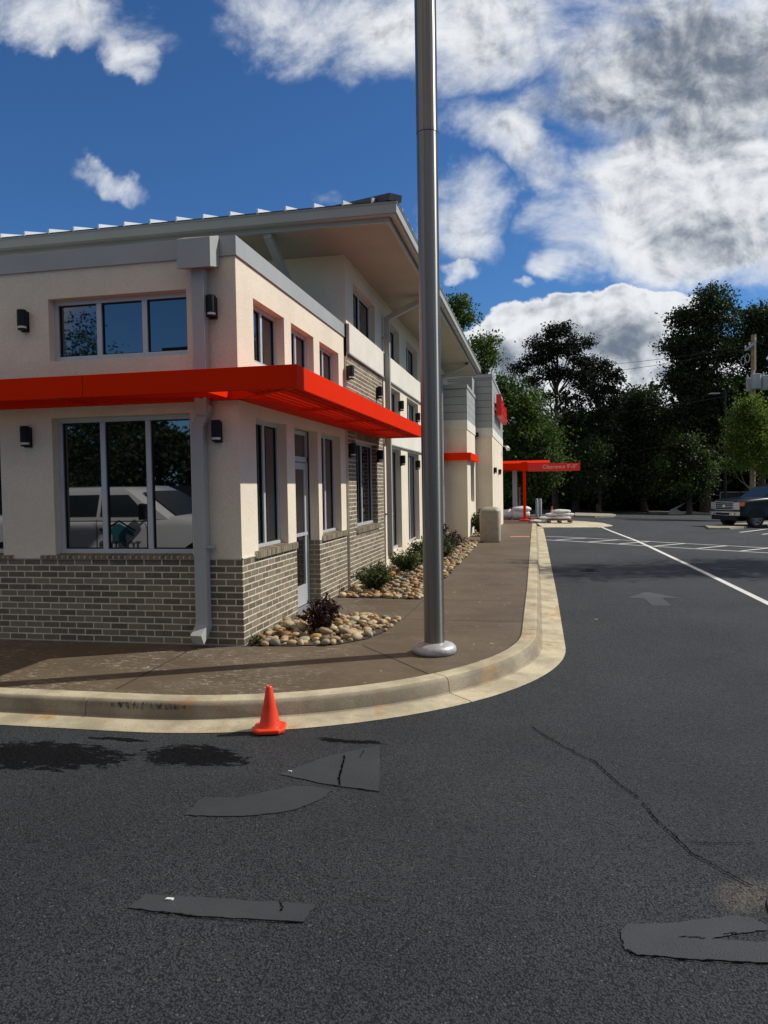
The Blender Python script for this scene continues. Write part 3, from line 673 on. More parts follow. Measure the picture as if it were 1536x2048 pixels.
mb.poly([(hx, hy, 5.585), (hx, EY1, 5.585), (hx-N, EY1, hipz(hx-N, EY1)), (hx-N, hy+N, hipz(hx-N, hy+N))])
mb.poly([(-14, hy+N, hipz(-14, hy+N)), (hx-N, hy+N, hipz(hx-N, hy+N)), (hx-N, EY1, hipz(hx-N, hy+N)), (-14, EY1, hipz(hx-N, hy+N))])
i = 0
x = hx-.34
while x > -14:
    L = min(hx-x, N)
    mb.prism([(x, hy, 5.585), (x, hy, 5.655), (x, hy+L, 5.655+sl*L), (x, hy+L, 5.585+sl*L)], (-.022, 0, 0)); x -= .41
y = hy+.41
while y < EY1:
    L = min(y-hy, N); mb.prism([(hx, y, 5.585), (hx, y, 5.625), (hx-L, y, 5.625+sl*L), (hx-L, y, 5.585+sl*L)], (0, .022, 0)); y += .41
mb.build('roof', 'roofmetal', B)
mb = MB(); mb.beam((hx-.03, hy+.03, 5.635), (hx-3.2, hy+3.2, 5.665+sl*3.2), .20, .09); mb.build('hip_cap', 'darkroof', B)
mb = MB(); mb.poly([(-14, hy+.005, 5.592), (EX+.012, hy+.005, 5.592), (EX+.012, hy+.05, 5.60), (-14, hy+.05, 5.60)]); mb.box(-14, EX, EY0-.005, EY0+.02, 5.59, 5.603); mb.box(EX-.02, EX+.004, EY0+.02, EY1, 5.59, 5.6031)
mb.build('drip_edge', 'darkroof', B)
# gutter downpipes
mb = MB(); q0 = ony(537, 458, EY0+.22); mb.box(q0[0]-.06, q0[0]+.06, EY0+.165, EY0+.26, 5.30, 5.43)
mb.beam((q0[0], EY0+.21, 5.34), (q0[0]+.13, 11.40, 4.42), .12, .09); mb.box(q0[0]+.07, q0[0]+.19, 11.34, 11.44, 3.9, 4.45); mb.build('gutter_downpipe', 'trim2', B, bevel=.004)
def sidepipe(y, zb):
    mb = MB(); mb.beam((EX-.17, y, 5.34), (XB+.10, y, 4.97), .10, .11, up=(0, 1, 0)); mb.box(EX-.26, EX-.165, y-.055, y+.055, 5.30, 5.43)
    mb.box(XB+.045, XB+.145, y-.05, y+.05, zb+.28, 5.0); mb.loft([[(XB+.045, y-.05, zb+.3), (XB+.145, y-.05, zb+.3), (XB+.145, y+.05, zb+.3), (XB+.045, y+.05, zb+.3)], [(XB+.06, y-.05, zb+.2), (XB+.15, y-.05, zb+.26), (XB+.15, y+.05, zb+.26), (XB+.06, y+.05, zb+.2)], [(XB+.24, y-.05, zb+.1), (XB+.28, y-.05, zb+.18), (XB+.28, y+.05, zb+.18), (XB+.24, y+.05, zb+.1)]])
    for z in (1.2, 3.0, 4.6): mb.box(XB+.0, XB+.15, y-.062, y+.062, z, z+.03)
    return mb.build('side_downspout', 'trim2', B, bevel=.004)
sidepipe(14.26, .15); sidepipe(onx(936, 703, EX-.17)[1], .15)
mb = MB(); mb.tube([(XB+.05, 22.6, .1), (XB+.05, 22.6, 3.9)], .03, 8); 
for i in range(70): mb.box(XB+.0, XB+.09, 22.56, 22.64, .15+i*.054, .17+i*.054)
mb.build('wall_ladder', 'black', B)
# bump-out volumes
Y2 = 23.0; X2 = ony(934, 900, Y2)[0]; Y3 = onx(951.5, 900, X2)[1]; X3 = ony(984.5, 900, Y3)[0]; Y4 = onx(1005, 900, X3)[1]
hz = lambda px, py, y: ony(px, py, y)[2]
def volume(x, y0, y1, zt, zs, zb, win, name, xl):
    mb = MB(); P = Px(x); wall(mb, P, y0, y1, -.5, zb, win, .1); mb.quad((xl, y0, -.5), (x, y0, -.5), (x, y0, zb), (xl, y0, zb)); mb.quad((xl, y1, -.5), (x, y1, -.5), (x, y1, zt), (xl, y1, zt)); mb.build('stucco_wall', 'stucco', B)
    mb = MB(); mb.box(xl, x+.02, y0-.02, y1+.02, zb, zs); mb.build('white_band', 'band', B)
    mb = MB(); z = zs; k = 0
    while z < zt-.12:
        z2 = min(z+.235, zt-.12)
        mb.prism([(x+.012, y0-.012, z+.006), (x+.012, y0-.012, z2-.006), (xl, y0-.012, z2-.006), (xl, y0-.012, z+.006)], (0, .012, 0))
        mb.prism([(x, y0-.012, z+.006), (x, y0-.012, z2-.006), (x, y1, z2-.006), (x, y1, z+.006)], (.0125, 0, 0)); z = z2
    mb.box(xl, x-.001, y0+.001, y1-.001, zs, zt-.12, 1); mb.build('siding', ['siding', 'crack'], B)
    mb = MB(); mb.box(xl, x+.035, y0-.035, y1+.03, zt-.12, zt); mb.build('parapet_cap', 'trim', B)
wa, wb = onx(941, 924, X2), onx(949, 1003, X2); WV = (wa[1], wb[1], wb[2], wa[2])
volume(X2, Y2, Y3, hz(934, 768, Y2), hz(934, 839.3, Y2), hz(934, 858.6, Y2), [WV], 'a', -8); window(Px(X2), *WV, 2)
volume(X3, Y3, Y4, hz(984.5, 748, Y3), hz(984.5, 855, Y3), hz(984.5, 871.5, Y3), [], 'b', -9)
yb = Y2+2.2; mb = MB(); mb.box(ony(915, 760, yb)[0], ony(944, 760, yb)[0], yb, Y3-.01, 4.5, 5.36); mb.build('upper_wall', 'siding', B)
# ---------------------------------------------------------------- canopies
def slats_y(mb, xa, xb, y0, y1, z, sp=.085, w=.024, h=.080):
    x = xa
    while x < xb: mb.box(x, x+w, y0, y1, z, z+h); x += sp
C = thing('entrance_canopy', (XA, YF, 2.65), 'long bright orange slatted metal canopy wrapping round the near corner of the restaurant', 'canopy', 'orange canopies on the restaurant')
FX, FY, CE = -2.115, 6.47, 13.84; Z0, Z1 = 2.65, 2.862
mb = MB()
for a, b_ in ((-12, -6.9), (-6.895, -4.265), (-4.26, FX)): mb.box(a, b_, FY, FY+.045, Z0, Z1)
for a, b_ in ((FY+.0455, 8.97), (8.975, 11.3), (11.305, CE)): mb.box(FX-.045, FX-.0004, a, b_, Z0, Z1)
mb.box(-12, FX-.05, FY+.046, FY+.10, Z1-.012, Z1-.001); mb.box(FX-.12, FX-.046, FY+.12, CE, Z1-.012, Z1-.001)
mb.build('fascia', 'orange', C, bevel=.004)
mb = MB(); mb.box(-12, -2.9, YF-.075, YF-.002, Z0, Z0+.13); mb.box(XA+.002, XA+.24, YF-.04, 11.44, Z0, Z0+.13); mb.box(XB+.002, XA+.24, 11.44, CE, Z0, Z0+.13)
mb.box(XB+.075, FX-.045, CE-.05, CE, Z0, Z1)
for x in (-11, -9.4, -7.8, -6.2, -4.6): mb.box(x, x+.05, FY+.046, YF-.075, Z0+.001, Z0+.13)
for y in (8.45, 10.1, 11.9): mb.box(XA+.075, FX-.046, y, y+.05, Z0+.001, Z0+.13)
mb.beam((XA+.04, YF-.04, Z0+.065), (FX-.03, FY+.03, Z0+.065), .05, .128)
mb.build('support_beam', 'orange', C)
mb = MB()
slats_y(mb, -11.9, -3.0, FY+.05, YF-.08, Z0+.012); 
x = XA+.29
while x < FX-.07:
    ys_ = FY+(FX-x)*((YF-FY)/(FX-XA)); mb.box(x, x+.024, ys_+.05, CE-.06, Z0+.012, Z0+.092)
    mb.box(x, x+.024, FY+.05, ys_-.04, Z0+.012, Z0+.092) if ys_-FY > .12 else None
    x += .085
mb.build('slats', 'orange', C)
a0, a1 = hz(934, 920, Y2-.3), hz(934, 905, Y2-.3); yc = onx(951, 900, X2)[1]-.35
C2 = thing('side_canopy', (X2, Y2, a0), 'short orange canopy over the tall window of the restaurant bump-out', 'canopy', 'orange canopies on the restaurant')
mb = MB(); mb.box(-2.92, X2+.14, Y2-.30, Y2-.26, a0, a1); mb.box(X2+.101, X2+.14, Y2-.2595, yc, a0, a1); mb.build('fascia', 'orange', C2, bevel=.004)
mb = MB(); mb.box(-2.92, X2+.10, Y2-.258, Y2-.005, a0+.02, a0+.07); mb.box(X2+.003, X2+.10, Y2, yc, a0+.02, a0+.07); mb.build('slats', 'orange', C2)
# red channel letters on the far volume, seen almost edge-on
ya = onx(992.5, 810, X3+.08)[1]; zt_, zb2 = onx(992.5, 789, X3+.08)[2], onx(992.5, 831, X3+.08)[2]; ye = onx(1013.5, 835, X3+.27)[1]
SG = thing('channel_sign', (X3, ya, zb2), 'big red raised channel letters high on the grey siding wall', 'sign')
mb = MB(); mb.box(X3+.016, X3+.05, ya+.1, ye-.1, zb2+.4, zb2+.48); mb.box(X3+.016, X3+.05, ya+.1, ye-.1, zb2+.15, zb2+.2); mb.build('mounting_rail', 'black', SG)
st = (ye-ya)/8; HH = zt_-zb2
for k in range(8):
    hh = HH*(1.0, .74, .74, .9, .74, .74, .74, .88)[k]; y = ya+k*st; w = st*.62; b4 = st*.2
    mb = MB(); xo, xi = X3+.27, X3+.08
    for a, b_, c, d in ((y, y+b4, zb2, zb2+hh), (y+w-b4*.2, y+w+b4*.8, zb2, zb2+(hh if k % 3 else hh*.6)), (y+b4, y+w-b4*.2, zb2, zb2+.13), (y+b4, y+w-b4*.2, zb2+hh*.45, zb2+hh*.6)):
        mb.box(xi, xo, a, b_, c, d)
    mb.box(X3+.02, xi, y+.03, y+.09, zb2+.4, zb2+.46)
    mb.build('letter', 'red', SG)
# ---------------------------------------------------------------- wall lamps
def make_lamp(P3, nrm, label, group):
    # P3 = point on wall at lamp body centre ; nrm = outward
    t = thing('wall_lamp', P3, label, 'wall lamp', group, local=True)
    n = Vector(nrm); s = Vector((-n.y, n.x, 0)); M = Matrix((( s.x, n.x, 0, 0), (s.y, n.y, 0, 0), (0, 0, 1, 0), (0, 0, 0, 1)))
    mb = MB(); mb.lathe((0, .085, 0), [(.02, .135), (.05, .135), (.059, .128), (.060, .12), (.060, -.075), (.055, -.078)], 20); hb = mb
    for v in range(len(hb.v)): hb.v[v] = tuple(M @ Vector(hb.v[v]))
    hb.build('housing', 'black', t, smooth=True)
    mb = MB(); mb.lathe((0, .085, 0), [(.052, -.078), (.052, -.105), (.045, -.108)], 20); mb.v = [tuple(M @ Vector(v)) for v in mb.v]; mb.build('lens', 'lens', t, smooth=True)
    mb = MB(); mb.lathe((0, .085, 0), [(.056, -.109), (.056, -.125), (.048, -.128)], 20); mb.v = [tuple(M @ Vector(v)) for v in mb.v]; mb.build('lower_ring', 'black', t, smooth=True)
    mb = MB(); mb.box(-.045, .045, .0, .05, -.14, .12, M=M); mb.build('bracket', 'black', t)
    t.scale = (.82, .82, .82)
    return t
g1 = 'black wall lamps on the restaurant'
FR = (0, -1, 0); RT = (1, 0, 0)
for (px, py), lab in (((42, 640), 'black wall lamp on shaded stucco left of the upper front window'), ((421, 612), 'black wall lamp beside the upper downspout above the canopy'),
                      ((48, 873), 'black wall lamp under the canopy left of the big front window'), ((431, 862), 'black wall lamp beside the lower downspout under the canopy')):
    q = ony(px, py, YF-.085); make_lamp((q[0], YF, q[2]), FR, lab, g1)
for (px, py), lab in (((704, 745), 'black wall lamp on the sunlit brick above the canopy'), ((762, 785), 'black wall lamp above the canopy beside the tall downspout'),
                      ((805, 812), 'black wall lamp above the canopy between two stucco windows'), ((838, 835), 'black wall lamp above the canopy end nearest the steel pole'),
                      ((708, 900), 'black wall lamp shaded by the canopy on brick before the window'), ((763, 912), 'black wall lamp on the brick edge beside the tall downspout, below the canopy'),
                      ((808, 921), 'black wall lamp between the two tall stucco windows'), ((838, 930), 'black wall lamp at ground-floor height just left of the steel pole')):
    q = onx(px, py, XB+.085); make_lamp((XB, q[1], q[2]), RT, lab, g1)
for (px, py), lab in (((992, 941), 'left of two small black wall lamps on the far cream wall'), ((1001, 944), 'right of two small black wall lamps at the far building corner')):
    q = onx(px, py, X3+.085); make_lamp((X3, q[1], q[2]), RT, lab, g1)
q = onx(951, 872, X2); make_lamp((X2, min(q[1], Y3-.2), q[2]), RT, 'small black wall lamp above the short orange canopy', g1)
CY4 = Y4-.3; q = onx(1005, 897, X3); cz = q[2]
t = thing('security_camera', (X3, CY4, cz), 'small white security camera on the far building corner', 'camera'); mb = MB()
mb.box(X3, X3+.25, CY4-.04, CY4+.02, cz+.06, cz+.10); mb.build('arm', 'bag', t); mb = MB(); mb.tube([(X3+.22, CY4-.2, cz+.03), (X3+.30, CY4-.45, cz-.08)], .07, 12); mb.lathe((X3+.26, CY4-.02, cz-.1), [(.03, -.02), (.07, 0), (.08, .06), (.06, .12)], 12); mb.build('camera_body', 'bag', t, smooth=True)
# ---------------------------------------------------------------- steel pole
PX, PY = -.998, 7.10
t = thing('steel_pole', (PX, PY, .15), 'tall round brushed steel lamp pole standing on the brown sidewalk corner', 'lamp pole')
mb = MB(); mb.lathe((PX, PY, .15), [(.0975, 0), (.0985, 2.5), (.0995, 4.895)], 48); mb.build('lower_shaft', 'pole', t, smooth=True)
mb = MB(); mb.lathe((PX, PY, .15), [(.1025, 4.9), (.1025, 4.93), (.1015, 4.94), (.100, 8.6)], 48); mb.build('upper_shaft', 'pole', t, smooth=True)
mb = MB(); mb.lathe((PX, PY, .15), [(.195, 0), (.208, .012), (.212, .035), (.205, .062), (.185, .082), (.15, .094), (.108, .100), (.100, .104)], 56); mb.build('base_cover', 'collar', t, smooth=True)
mb = MB(); mb.beam((PX, PY, 8.6), (PX+.9, PY-.2, 8.72), .08, .08); mb.box(PX+.7, PX+1.4, PY-.4, PY+.0, 8.68, 8.8); mb.build('lamp_head', 'black', t)
# ---------------------------------------------------------------- safety cone near camera
def cone(x, y, z, h, w, label, rz=0., bands=False):
    t = thing('traffic_cone', (x, y, z), label, 'traffic cone', local=True); mb = MB()
    b_ = w/2; c = .18*w; out = []
    for zz, s in ((0, 1.), (.012, 1.02), (.022, 1.), (.028, .93)):
        out.append([(sx*(b_*s-(c if k else 0)*s), sy*(b_*s-(0 if k else c)*s), zz*h/.31) for sx, sy, k in ((-1, -1, 1), (1, -1, 1), (1, -1, 0), (1, 1, 0), (1, 1, 1), (-1, 1, 1), (-1, 1, 0), (-1, -1, 0))])
    mb.loft(out); mb.build('base', 'cone', t)
    r = w*.33; mb = MB(); mb.lathe((0, 0, 0), [(r*1.15, .026*h/.31), (r, .045*h/.31), (r*.62, h*.55), (r*.30, h*.965), (r*.27, h*.98), (r*.20, h), (r*.14, h*.985), (r*.12, h*.9)], 32); mb.build('body', 'cone', t, smooth=True)
    if bands:
        mb = MB(); mb.lathe((0, 0, 0), [(r*.66, h*.5), (r*.46, h*.75)], 24); mb.v = [(v[0]*1.05, v[1]*1.05, v[2]) for v in mb.v]; mb.build('white_band', 'bag', t, smooth=True)
    t.rotation_euler.z = rz; return t
x, y = G(540, 1462); cone(x, y, .012, .318, .225, 'small plain orange traffic cone standing at the kerb gutter', .25)
x, y = G(1104, 1040); cone(x, y, ter(x, y)+.0, .75, .36, 'faded orange and white cone beside the far pallet of bags', .1, True)
# ---------------------------------------------------------------- litter bin
bx, by = g(981, 1083); bz = walk(by); t = thing('litter_bin', (bx, by, bz), 'square tan concrete litter bin with rounded corners on the sidewalk', 'bin')
def rsq(cx, cy, z, w, r, n=6):
    pts = []
    for k, (sx, sy) in enumerate(((1, 1), (-1, 1), (-1, -1), (1, -1))):
        for i in range(n+1):
            a = math.pi/2*(k+i/n); pts.append((cx+sx*(w/2-r)+r*math.cos(a), cy+sy*(w/2-r)+r*math.sin(a), z))
    return pts
mb = MB(); mb.loft([rsq(bx, by, bz+z, w, .13) for z, w in ((0, .54), (.03, .56), (.80, .585), (.83, .57))]); mb.build('bin_body', 'bin', t, smooth=True)
mb = MB(); mb.loft([rsq(bx, by, bz+z, w, .12) for z, w in ((.83, .56), (.86, .57), (.90, .53), (.965, .40), (.975, .32))]); mb.build('lid', 'binlid', t, smooth=True)
mb = MB(); mb.box(bx-.27, bx+.27, by-.27, by+.27, bz-.005, bz+.012); mb.build('foot', 'black', t)
# ---------------------------------------------------------------- river stones
stone_cols = [(('tan'), (.42, .30, .16)), (('grey'), (.30, .28, .20)), (('rust brown'), (.24, .125, .055)), (('pale cream'), (.52, .43, .27)), (('golden'), (.46, .27, .08)), (('dark olive'), (.14, .115, .075))]
SM = []
for nme, col in stone_cols:
    m, nt, b = newmat('stone '+nme); oi = nt.nodes.new('ShaderNodeNewGeometry').outputs['Random Per Island']; p = wpos(nt)
    o2 = nt.nodes.new('ShaderNodeObjectInfo').outputs['Random']
    c = mixc(nt, mth(nt, 'FRACT', mth(nt, 'ADD', oi, o2)), tuple(x*.72 for x in col), tuple(min(1, x*1.22) for x in col))
    c = mixc(nt, mth(nt, 'MULTIPLY', ramp(nt, noise(nt, p, 16, 6, .65, 1.), .45, .7), .45), c, (.22, .14, .08))
    c = mixc(nt, mth(nt, 'MULTIPLY', ramp(nt, noise(nt, p, 60, 4, .6), .5, .75), .35), c, tuple(x*.5 for x in col))
    nt.links.new(c, b.inputs['Base Color']); b.inputs['Roughness'].default_value = .72; bump(nt, b, noise(nt, p, 70, 5, .65), .3, .005); SM.append(m)
def stone_shape(seed, sub=2):
    bm = bmesh.new(); bmesh.ops.create_icosphere(bm, subdivisions=sub, radius=1.); r = random.Random(seed)
    ph = [r.uniform(0, 6) for _ in range(6)]; sy = r.uniform(.52, .85); sz = r.uniform(.36, .60)
    for v in bm.verts:
        c = v.co; k = 1+.10*math.sin(2.1*c.x+ph[0])+.08*math.sin(2.7*c.y+ph[1])+.07*math.sin(2.9*c.z+ph[2])+.05*math.sin(4*c.x+3*c.y+ph[3])
        pw = .86; q = Vector([math.copysign(abs(a)**pw, a) for a in c]); v.co = Vector((q.x*k, q.y*k*sy, q.z*k*sz))
    vs = [tuple(v.co) for v in bm.verts]; fs = [tuple(x.index for x in f.verts) for f in bm.faces]; bm.free(); return vs, fs
SH = [stone_shape(i) for i in range(9)]; SHL = [stone_shape(i+50, 1) for i in range(6)]
smesh = {}
for i, (vs, fs) in enumerate(SH):
    for k, mm in enumerate(SM):
        me = bpy.data.meshes.new('river_stone'); me.from_pydata(vs, [], fs); me.materials.append(mm); me.polygons.foreach_set('use_smooth', [True]*len(fs)); smesh[i, k] = me
def inside(p, poly):
    c = False; j = len(poly)-1
    for i in range(len(poly)):
        if (poly[i][1] > p[1]) != (poly[j][1] > p[1]) and p[0] < (poly[j][0]-poly[i][0])*(p[1]-poly[i][1])/(poly[j][1]-poly[i][1])+poly[i][0]: c = not c
        j = i
    return c
bed1 = [(-2.93, 7.17), (-2.45, 7.20), (-2.02, 7.34), (-1.80, 7.62), (-1.68, 8.05), (-1.64, 8.78), (-1.9, 8.90), (-2.93, 8.93)]
bed2 = [(-2.90, 10.52), (-1.64, 10.46), (-1.60, 13), (-1.62, 17), (-1.68, 21.3), (-2.90, 21.5)]
bed3 = [(X2+.03, Y2+.3), (X2+.55, Y2+.2), (X2+.5, Y3), (X2+.03, Y3)]
mb = MB()
for bd in (bed1, bed2, bed3): mb.poly([(x, y, walk(y)+.006) for x, y in bd])
struct(mb.build('rock_bed_soil', 'soil'))
R = random.Random(21); stones = []
wts = [.38, .15, .13, .16, .09, .09]
def scatter(bd, sp, smin, smax, z_add, which):
    xs_ = [p[0] for p in bd]; ys_ = [p[1] for p in bd]; y = min(ys_); row = 0
    while y < max(ys_):
        x = min(xs_)+(row % 2)*sp/2
        while x < max(xs_):
            q = (x+R.uniform(-.32, .32)*sp, y+R.uniform(-.32, .32)*sp)
            if inside(q, bd) and R.random() < .96:
                s = smin+(smax-smin)*R.random()**1.8
                stones.append((q[0], q[1], walk(q[1])+z_add+s*.40, s, R.uniform(0, 6.28), R.uniform(-.3, .3), R.uniform(-.3, .3), R.choices(range(6), wts)[0], which))
            x += sp
        y += sp*.86; row += 1
scatter(bed1, .098, .034, .082, .0, 1)
up = [(-2.86, 7.35), (-2.3, 7.45), (-1.85, 7.85), (-1.75, 8.6), (-2.0, 8.75), (-2.86, 8.8)]; scatter(up, .15, .036, .085, .045, 1)
n_bed1 = len(stones)
scatter(bed2, .108, .040, .080, .0, 2); scatter([(-2.8, 10.7), (-1.8, 10.7), (-1.8, 21), (-2.8, 21)], .2, .045, .075, .05, 2)
scatter(bed3, .16, .05, .08, 0, 3)
second = sorted(stones[n_bed1:], key=lambda s: s[1]); first = stones[:n_bed1][:300]
single = first+second[:300-len(first)]; rest = stones[len(first):n_bed1]+second[300-len(first):] if len(first) < 300 else stones[300:]
for s in single:
    me = smesh[R.randrange(9), s[7]]; o = bpy.data.objects.new('river_stone', me); COL.objects.link(o)
    o.location = s[:3]; o.rotation_euler = (s[5], s[6], s[4]); o.scale = (s[3],)*3; o['category'] = 'stone'
    c = stone_cols[s[7]][0]
    if s[8] == 1: o['label'] = c+' smooth river stone in the near bed at the brick corner'; o['group'] = 'river stones in the near bed'
    else: o['label'] = c+' smooth river stone in the long bed just past the door path'; o['group'] = 'river stones at the front of the long bed'
V = []; Fc = []; Mi = []
for s in rest:
    vs, fs = SHL[R.randrange(6)]; M = Matrix.LocRotScale(Vector(s[:3]), Matrix.Rotation(s[4], 3, 'Z').to_euler(), Vector((s[3],)*3)); n = len(V)
    V += [tuple(M @ Vector(v)) for v in vs]; Fc += [tuple(n+i for i in f) for f in fs]; Mi += [s[7]]*len(fs)
me = bpy.data.meshes.new('river_stones'); me.from_pydata(V, [], Fc)
for mm in SM: me.materials.append(mm)
me.polygons.foreach_set('material_index', Mi); me.polygons.foreach_set('use_smooth', [True]*len(Fc))
o = bpy.data.objects.new('river_stones', me); COL.objects.link(o); tag(o, 'many small tan river stones filling the long bed along the wall', 'stones', kind='stuff')
# ---------------------------------------------------------------- foliage helper
def leaves(name, centers, size, mat, parent, org, rs, flat=0., shape=.55):
    n = len(centers); c = np.asarray(centers, float)-np.asarray(org, float)
    d = rs.normal(size=(n, 3)); d /= np.linalg.norm(d, axis=1)[:, None]
    if flat: d[:, 2] *= (1-flat); d /= np.linalg.norm(d, axis=1)[:, None]
    e = rs.normal(size=(n, 3)); e -= (e*d).sum(1)[:, None]*d; e /= np.linalg.norm(e, axis=1)[:, None]
    s = (size*(.6+.8*rs.random(n)))[:, None]
    nn = np.cross(d, e)*s*.12
    v = np.stack([c-d*s, c+e*s*shape+nn, c+d*s, c-e*s*shape+nn], 1).reshape(-1, 3)
    me = bpy.data.meshes.new(name); me.vertices.add(4*n); me.vertices.foreach_set('co', v.ravel())
    me.loops.add(4*n); me.loops.foreach_set('vertex_index', np.arange(4*n)); me.polygons.add(n); me.polygons.foreach_set('loop_start', np.arange(n)*4); me.polygons.foreach_set('loop_total', np.full(n, 4)); me.update(calc_edges=True)
    me.materials.append(MAT[mat]); ob = bpy.data.objects.new(name, me); COL.objects.link(ob)
    if parent: ob.parent = parent
    ORG[ob.name] = Vector(org); return ob
def shrub(x, y, z, h, r, mat, label, seed, n=900, ls=.022, stems=26, name='shrub', upright=.5, mat2=None):
    h *= .86; r *= .88; rs = np.random.default_rng(seed); t = thing(name, (x, y, z), label, 'shrub'); mb = MB(); pts = []
    for i in range(stems):
        a = rs.uniform(0, 6.28); q = rs.random()**.5; tip = Vector((math.cos(a)*r*q, math.sin(a)*r*q, h*(1-.45*q*q)*rs.uniform(.75, 1.08)))
        mid = Vector((tip.x*.35, tip.y*.35, tip.z*upright)); b0 = Vector((rs.normal()*.02, rs.normal()*.02, 0)); path = []
        for k in range(6):
            u = k/5; path.append((b0*(1-u)**2+mid*2*u*(1-u)+tip*u*u)+Vector((x, y, z)))
        mb.tube(path, [.006*(1-k/7)+.001 for k in range(6)], 4)
        m_ = int(n/stems)
        for k in range(m_):
            u = .25+.8*rs.random()**.8; u = min(u, 1); p = b0*(1-u)**2+mid*2*u*(1-u)+tip*u*u
            pts.append((x+p.x+rs.normal()*r*.09, y+p.y+rs.normal()*r*.09, max(z+.01, z+p.z+rs.normal()*h*.05)))
    mb.build('stems', 'bark', t); k = len(pts)//3 if mat2 else 0
    leaves('foliage', pts[k:], ls, mat, t, (x, y, z), rs)
    if k: leaves('foliage', pts[:k], ls*.9, mat2, t, (x, y, z), rs)
    return t
zz = .17
def gs(px, py): return G(px, py, .2)
x, y = gs(645, 1258); shrub(x, y, zz, .45, .27, 'leaf_red', 'dark burgundy shrub in the near stone bed at the brick corner', 1, 1500, .022, 34)
x, y = gs(498, 1287); shrub(-2.86, 7.24, .15, .12, .10, 'leaf_shrub', 'tiny green weed at the foot of the brick corner', 2, 220, .012, 14, name='weed')
x, y = gs(752, 1176); shrub(x, y, zz, .46, .36, 'leaf_shrub', 'round pale-flecked green shrub, nearest of the row by the wall', 3, 3400, .021, 60, mat2='leaf_shrub_pale')
x, y = gs(815, 1143); shrub(x, y, zz, .50, .38, 'leaf_shrub', 'green shrub second in the row, just left of the steel pole', 4, 3000, .022, 50, mat2='leaf_shrub_pale')
x, y = gs(850, 1126); shrub(x-.1, y, zz, .58, .36, 'leaf_shrub', 'green shrub partly hidden behind the steel pole', 5, 2400, .024, 44)
x, y = gs(893, 1117); shrub(x-.1, y, zz, .62, .36, 'leaf_shrub', 'bright green leafy shrub just right of the steel pole', 6, 2400, .026, 44, mat2='leaf_shrub_pale')
x, y = gs(906, 1096); shrub(x-.05, y, zz-.08, .62, .42, 'leaf_red', 'burgundy shrub beside the bump-out wall right of the pole', 7, 1200, .026, 34)
shrub(X2+.3, Y2+1.3, walk(Y2), .95, .42, 'leaf_shrub', 'spiky green shrub between the bump-out wall and the litter bin', 8, 1300, .05, 34)
shrub(-2.72, 20.6, .16, .8, .3, 'leaf_red', 'tall burgundy shrub close against the far shaded wall', 9, 800, .03, 24)
# ---------------------------------------------------------------- far site clutter
def pillow(mb, cx, cy, cz, lx, ly, lz, rz, seed):
    r = random.Random(seed); ph = [r.uniform(0, 6) for _ in range(4)]; n0 = len(mb.v); NU, NV = 14, 9
    for j in range(NV+1):
        for i in range(NU):
            th = math.pi*j/NV-math.pi/2; ph_ = 2*math.pi*i/NU
            sx = math.copysign(abs(math.cos(ph_))**.6, math.cos(ph_))*math.cos(th)**.55; sy = math.copysign(abs(math.sin(ph_))**.6, math.sin(ph_))*math.cos(th)**.55
            k = 1+.06*math.sin(5*sx+ph[0])*math.cos(4*sy+ph[1]); q = Vector((sx*lx/2*k, sy*ly/2*k, math.sin(th)*lz/2*(1+.12*math.sin(4*sx+ph[2]))))
            q = Matrix.Rotation(rz, 3, 'Z') @ q; mb.v.append((cx+q.x, cy+q.y, cz+q.z))
    for j in range(NV):
        for i in range(NU): i2 = (i+1) % NU; mb.f.append((n0+j*NU+i, n0+j*NU+i2, n0+(j+1)*NU+i2, n0+(j+1)*NU+i)); mb.m.append(0)
def bagth(cx, cy, cz, lx, ly, lz, rz, seed, label, group=None):
    mb = MB(); pillow(mb, cx, cy, cz+lz/2, lx, ly, lz, rz, seed); o = mb.build('sand_bag', 'bag', org=(cx, cy, cz), smooth=True); return tag(o, label, 'bag', group)
def pallet(cx, cy, cz, rz, label):
    mb = MB(); M = Matrix.Translation((cx, cy, cz)) @ Matrix.Rotation(rz, 4, 'Z')
    for i in range(6): mb.box(-.6, .6, -.5+i*.18, -.5+i*.18+.12, .11, .135, M=M)
    for i in (-.55, -.05, .45): mb.box(i, i+.1, -.5, .52, .0, .108, M=M)
    return tag(mb.build('wooden_pallet', 'wood', org=(cx, cy, cz)), label, 'pallet')
x, y = G(1119, 1047); z = ter(x, y)+.035
pallet(x, y+.3, z, .1, 'wooden pallet on the pale concrete carrying white bags'); gB = 'white bags piled on the far pallet'
for k, (dx, dy, dz_, l) in enumerate(((-.55, .1, .14, 'lowest left'), (.15, .05, .14, 'lowest right'), (-.25, .2, .30, 'second-layer left'), (.3, .15, .30, 'second-layer right'), (.12, .2, .46, 'topmost'))):
    bagth(x+dx, y+dy+.2, z+dz_, .85, .6, .17, R.uniform(-.2, .2), k, l+' white bag in the pile on the far pallet', gB)
bagth(x-.95, y+.2, z, .9, .6, .16, .3, 9, 'white bag slumped on the concrete left of the pallet')
x, y = G(1030, 1040, .1); z = ter(x, y)+.1; gB2 = 'white bags behind the grey canopy post'
for k, (dx, dz_, s, l) in enumerate(((-.55, 0, .55, 'large white bag left of the grey canopy post'), (.25, 0, .5, 'large white bag right of the grey canopy post'), (.3, .38, .3, 'white bag on top of the right one by the grey canopy post'))):
    bagth(x+dx, y+1, z+dz_, 1.0, .8, s, .2*k, 20+k, l, gB2)
x, y = G(1080, 1039, .05); pallet(x, y, ter(x, y)+.03, .3, 'empty brown pallet on the ground right of the orange post')
x, y = G(1068, 1037, .05); pallet(x-.6, y+1.2, ter(x, y)+.03, -.2, 'second brown pallet lying behind the orange post')
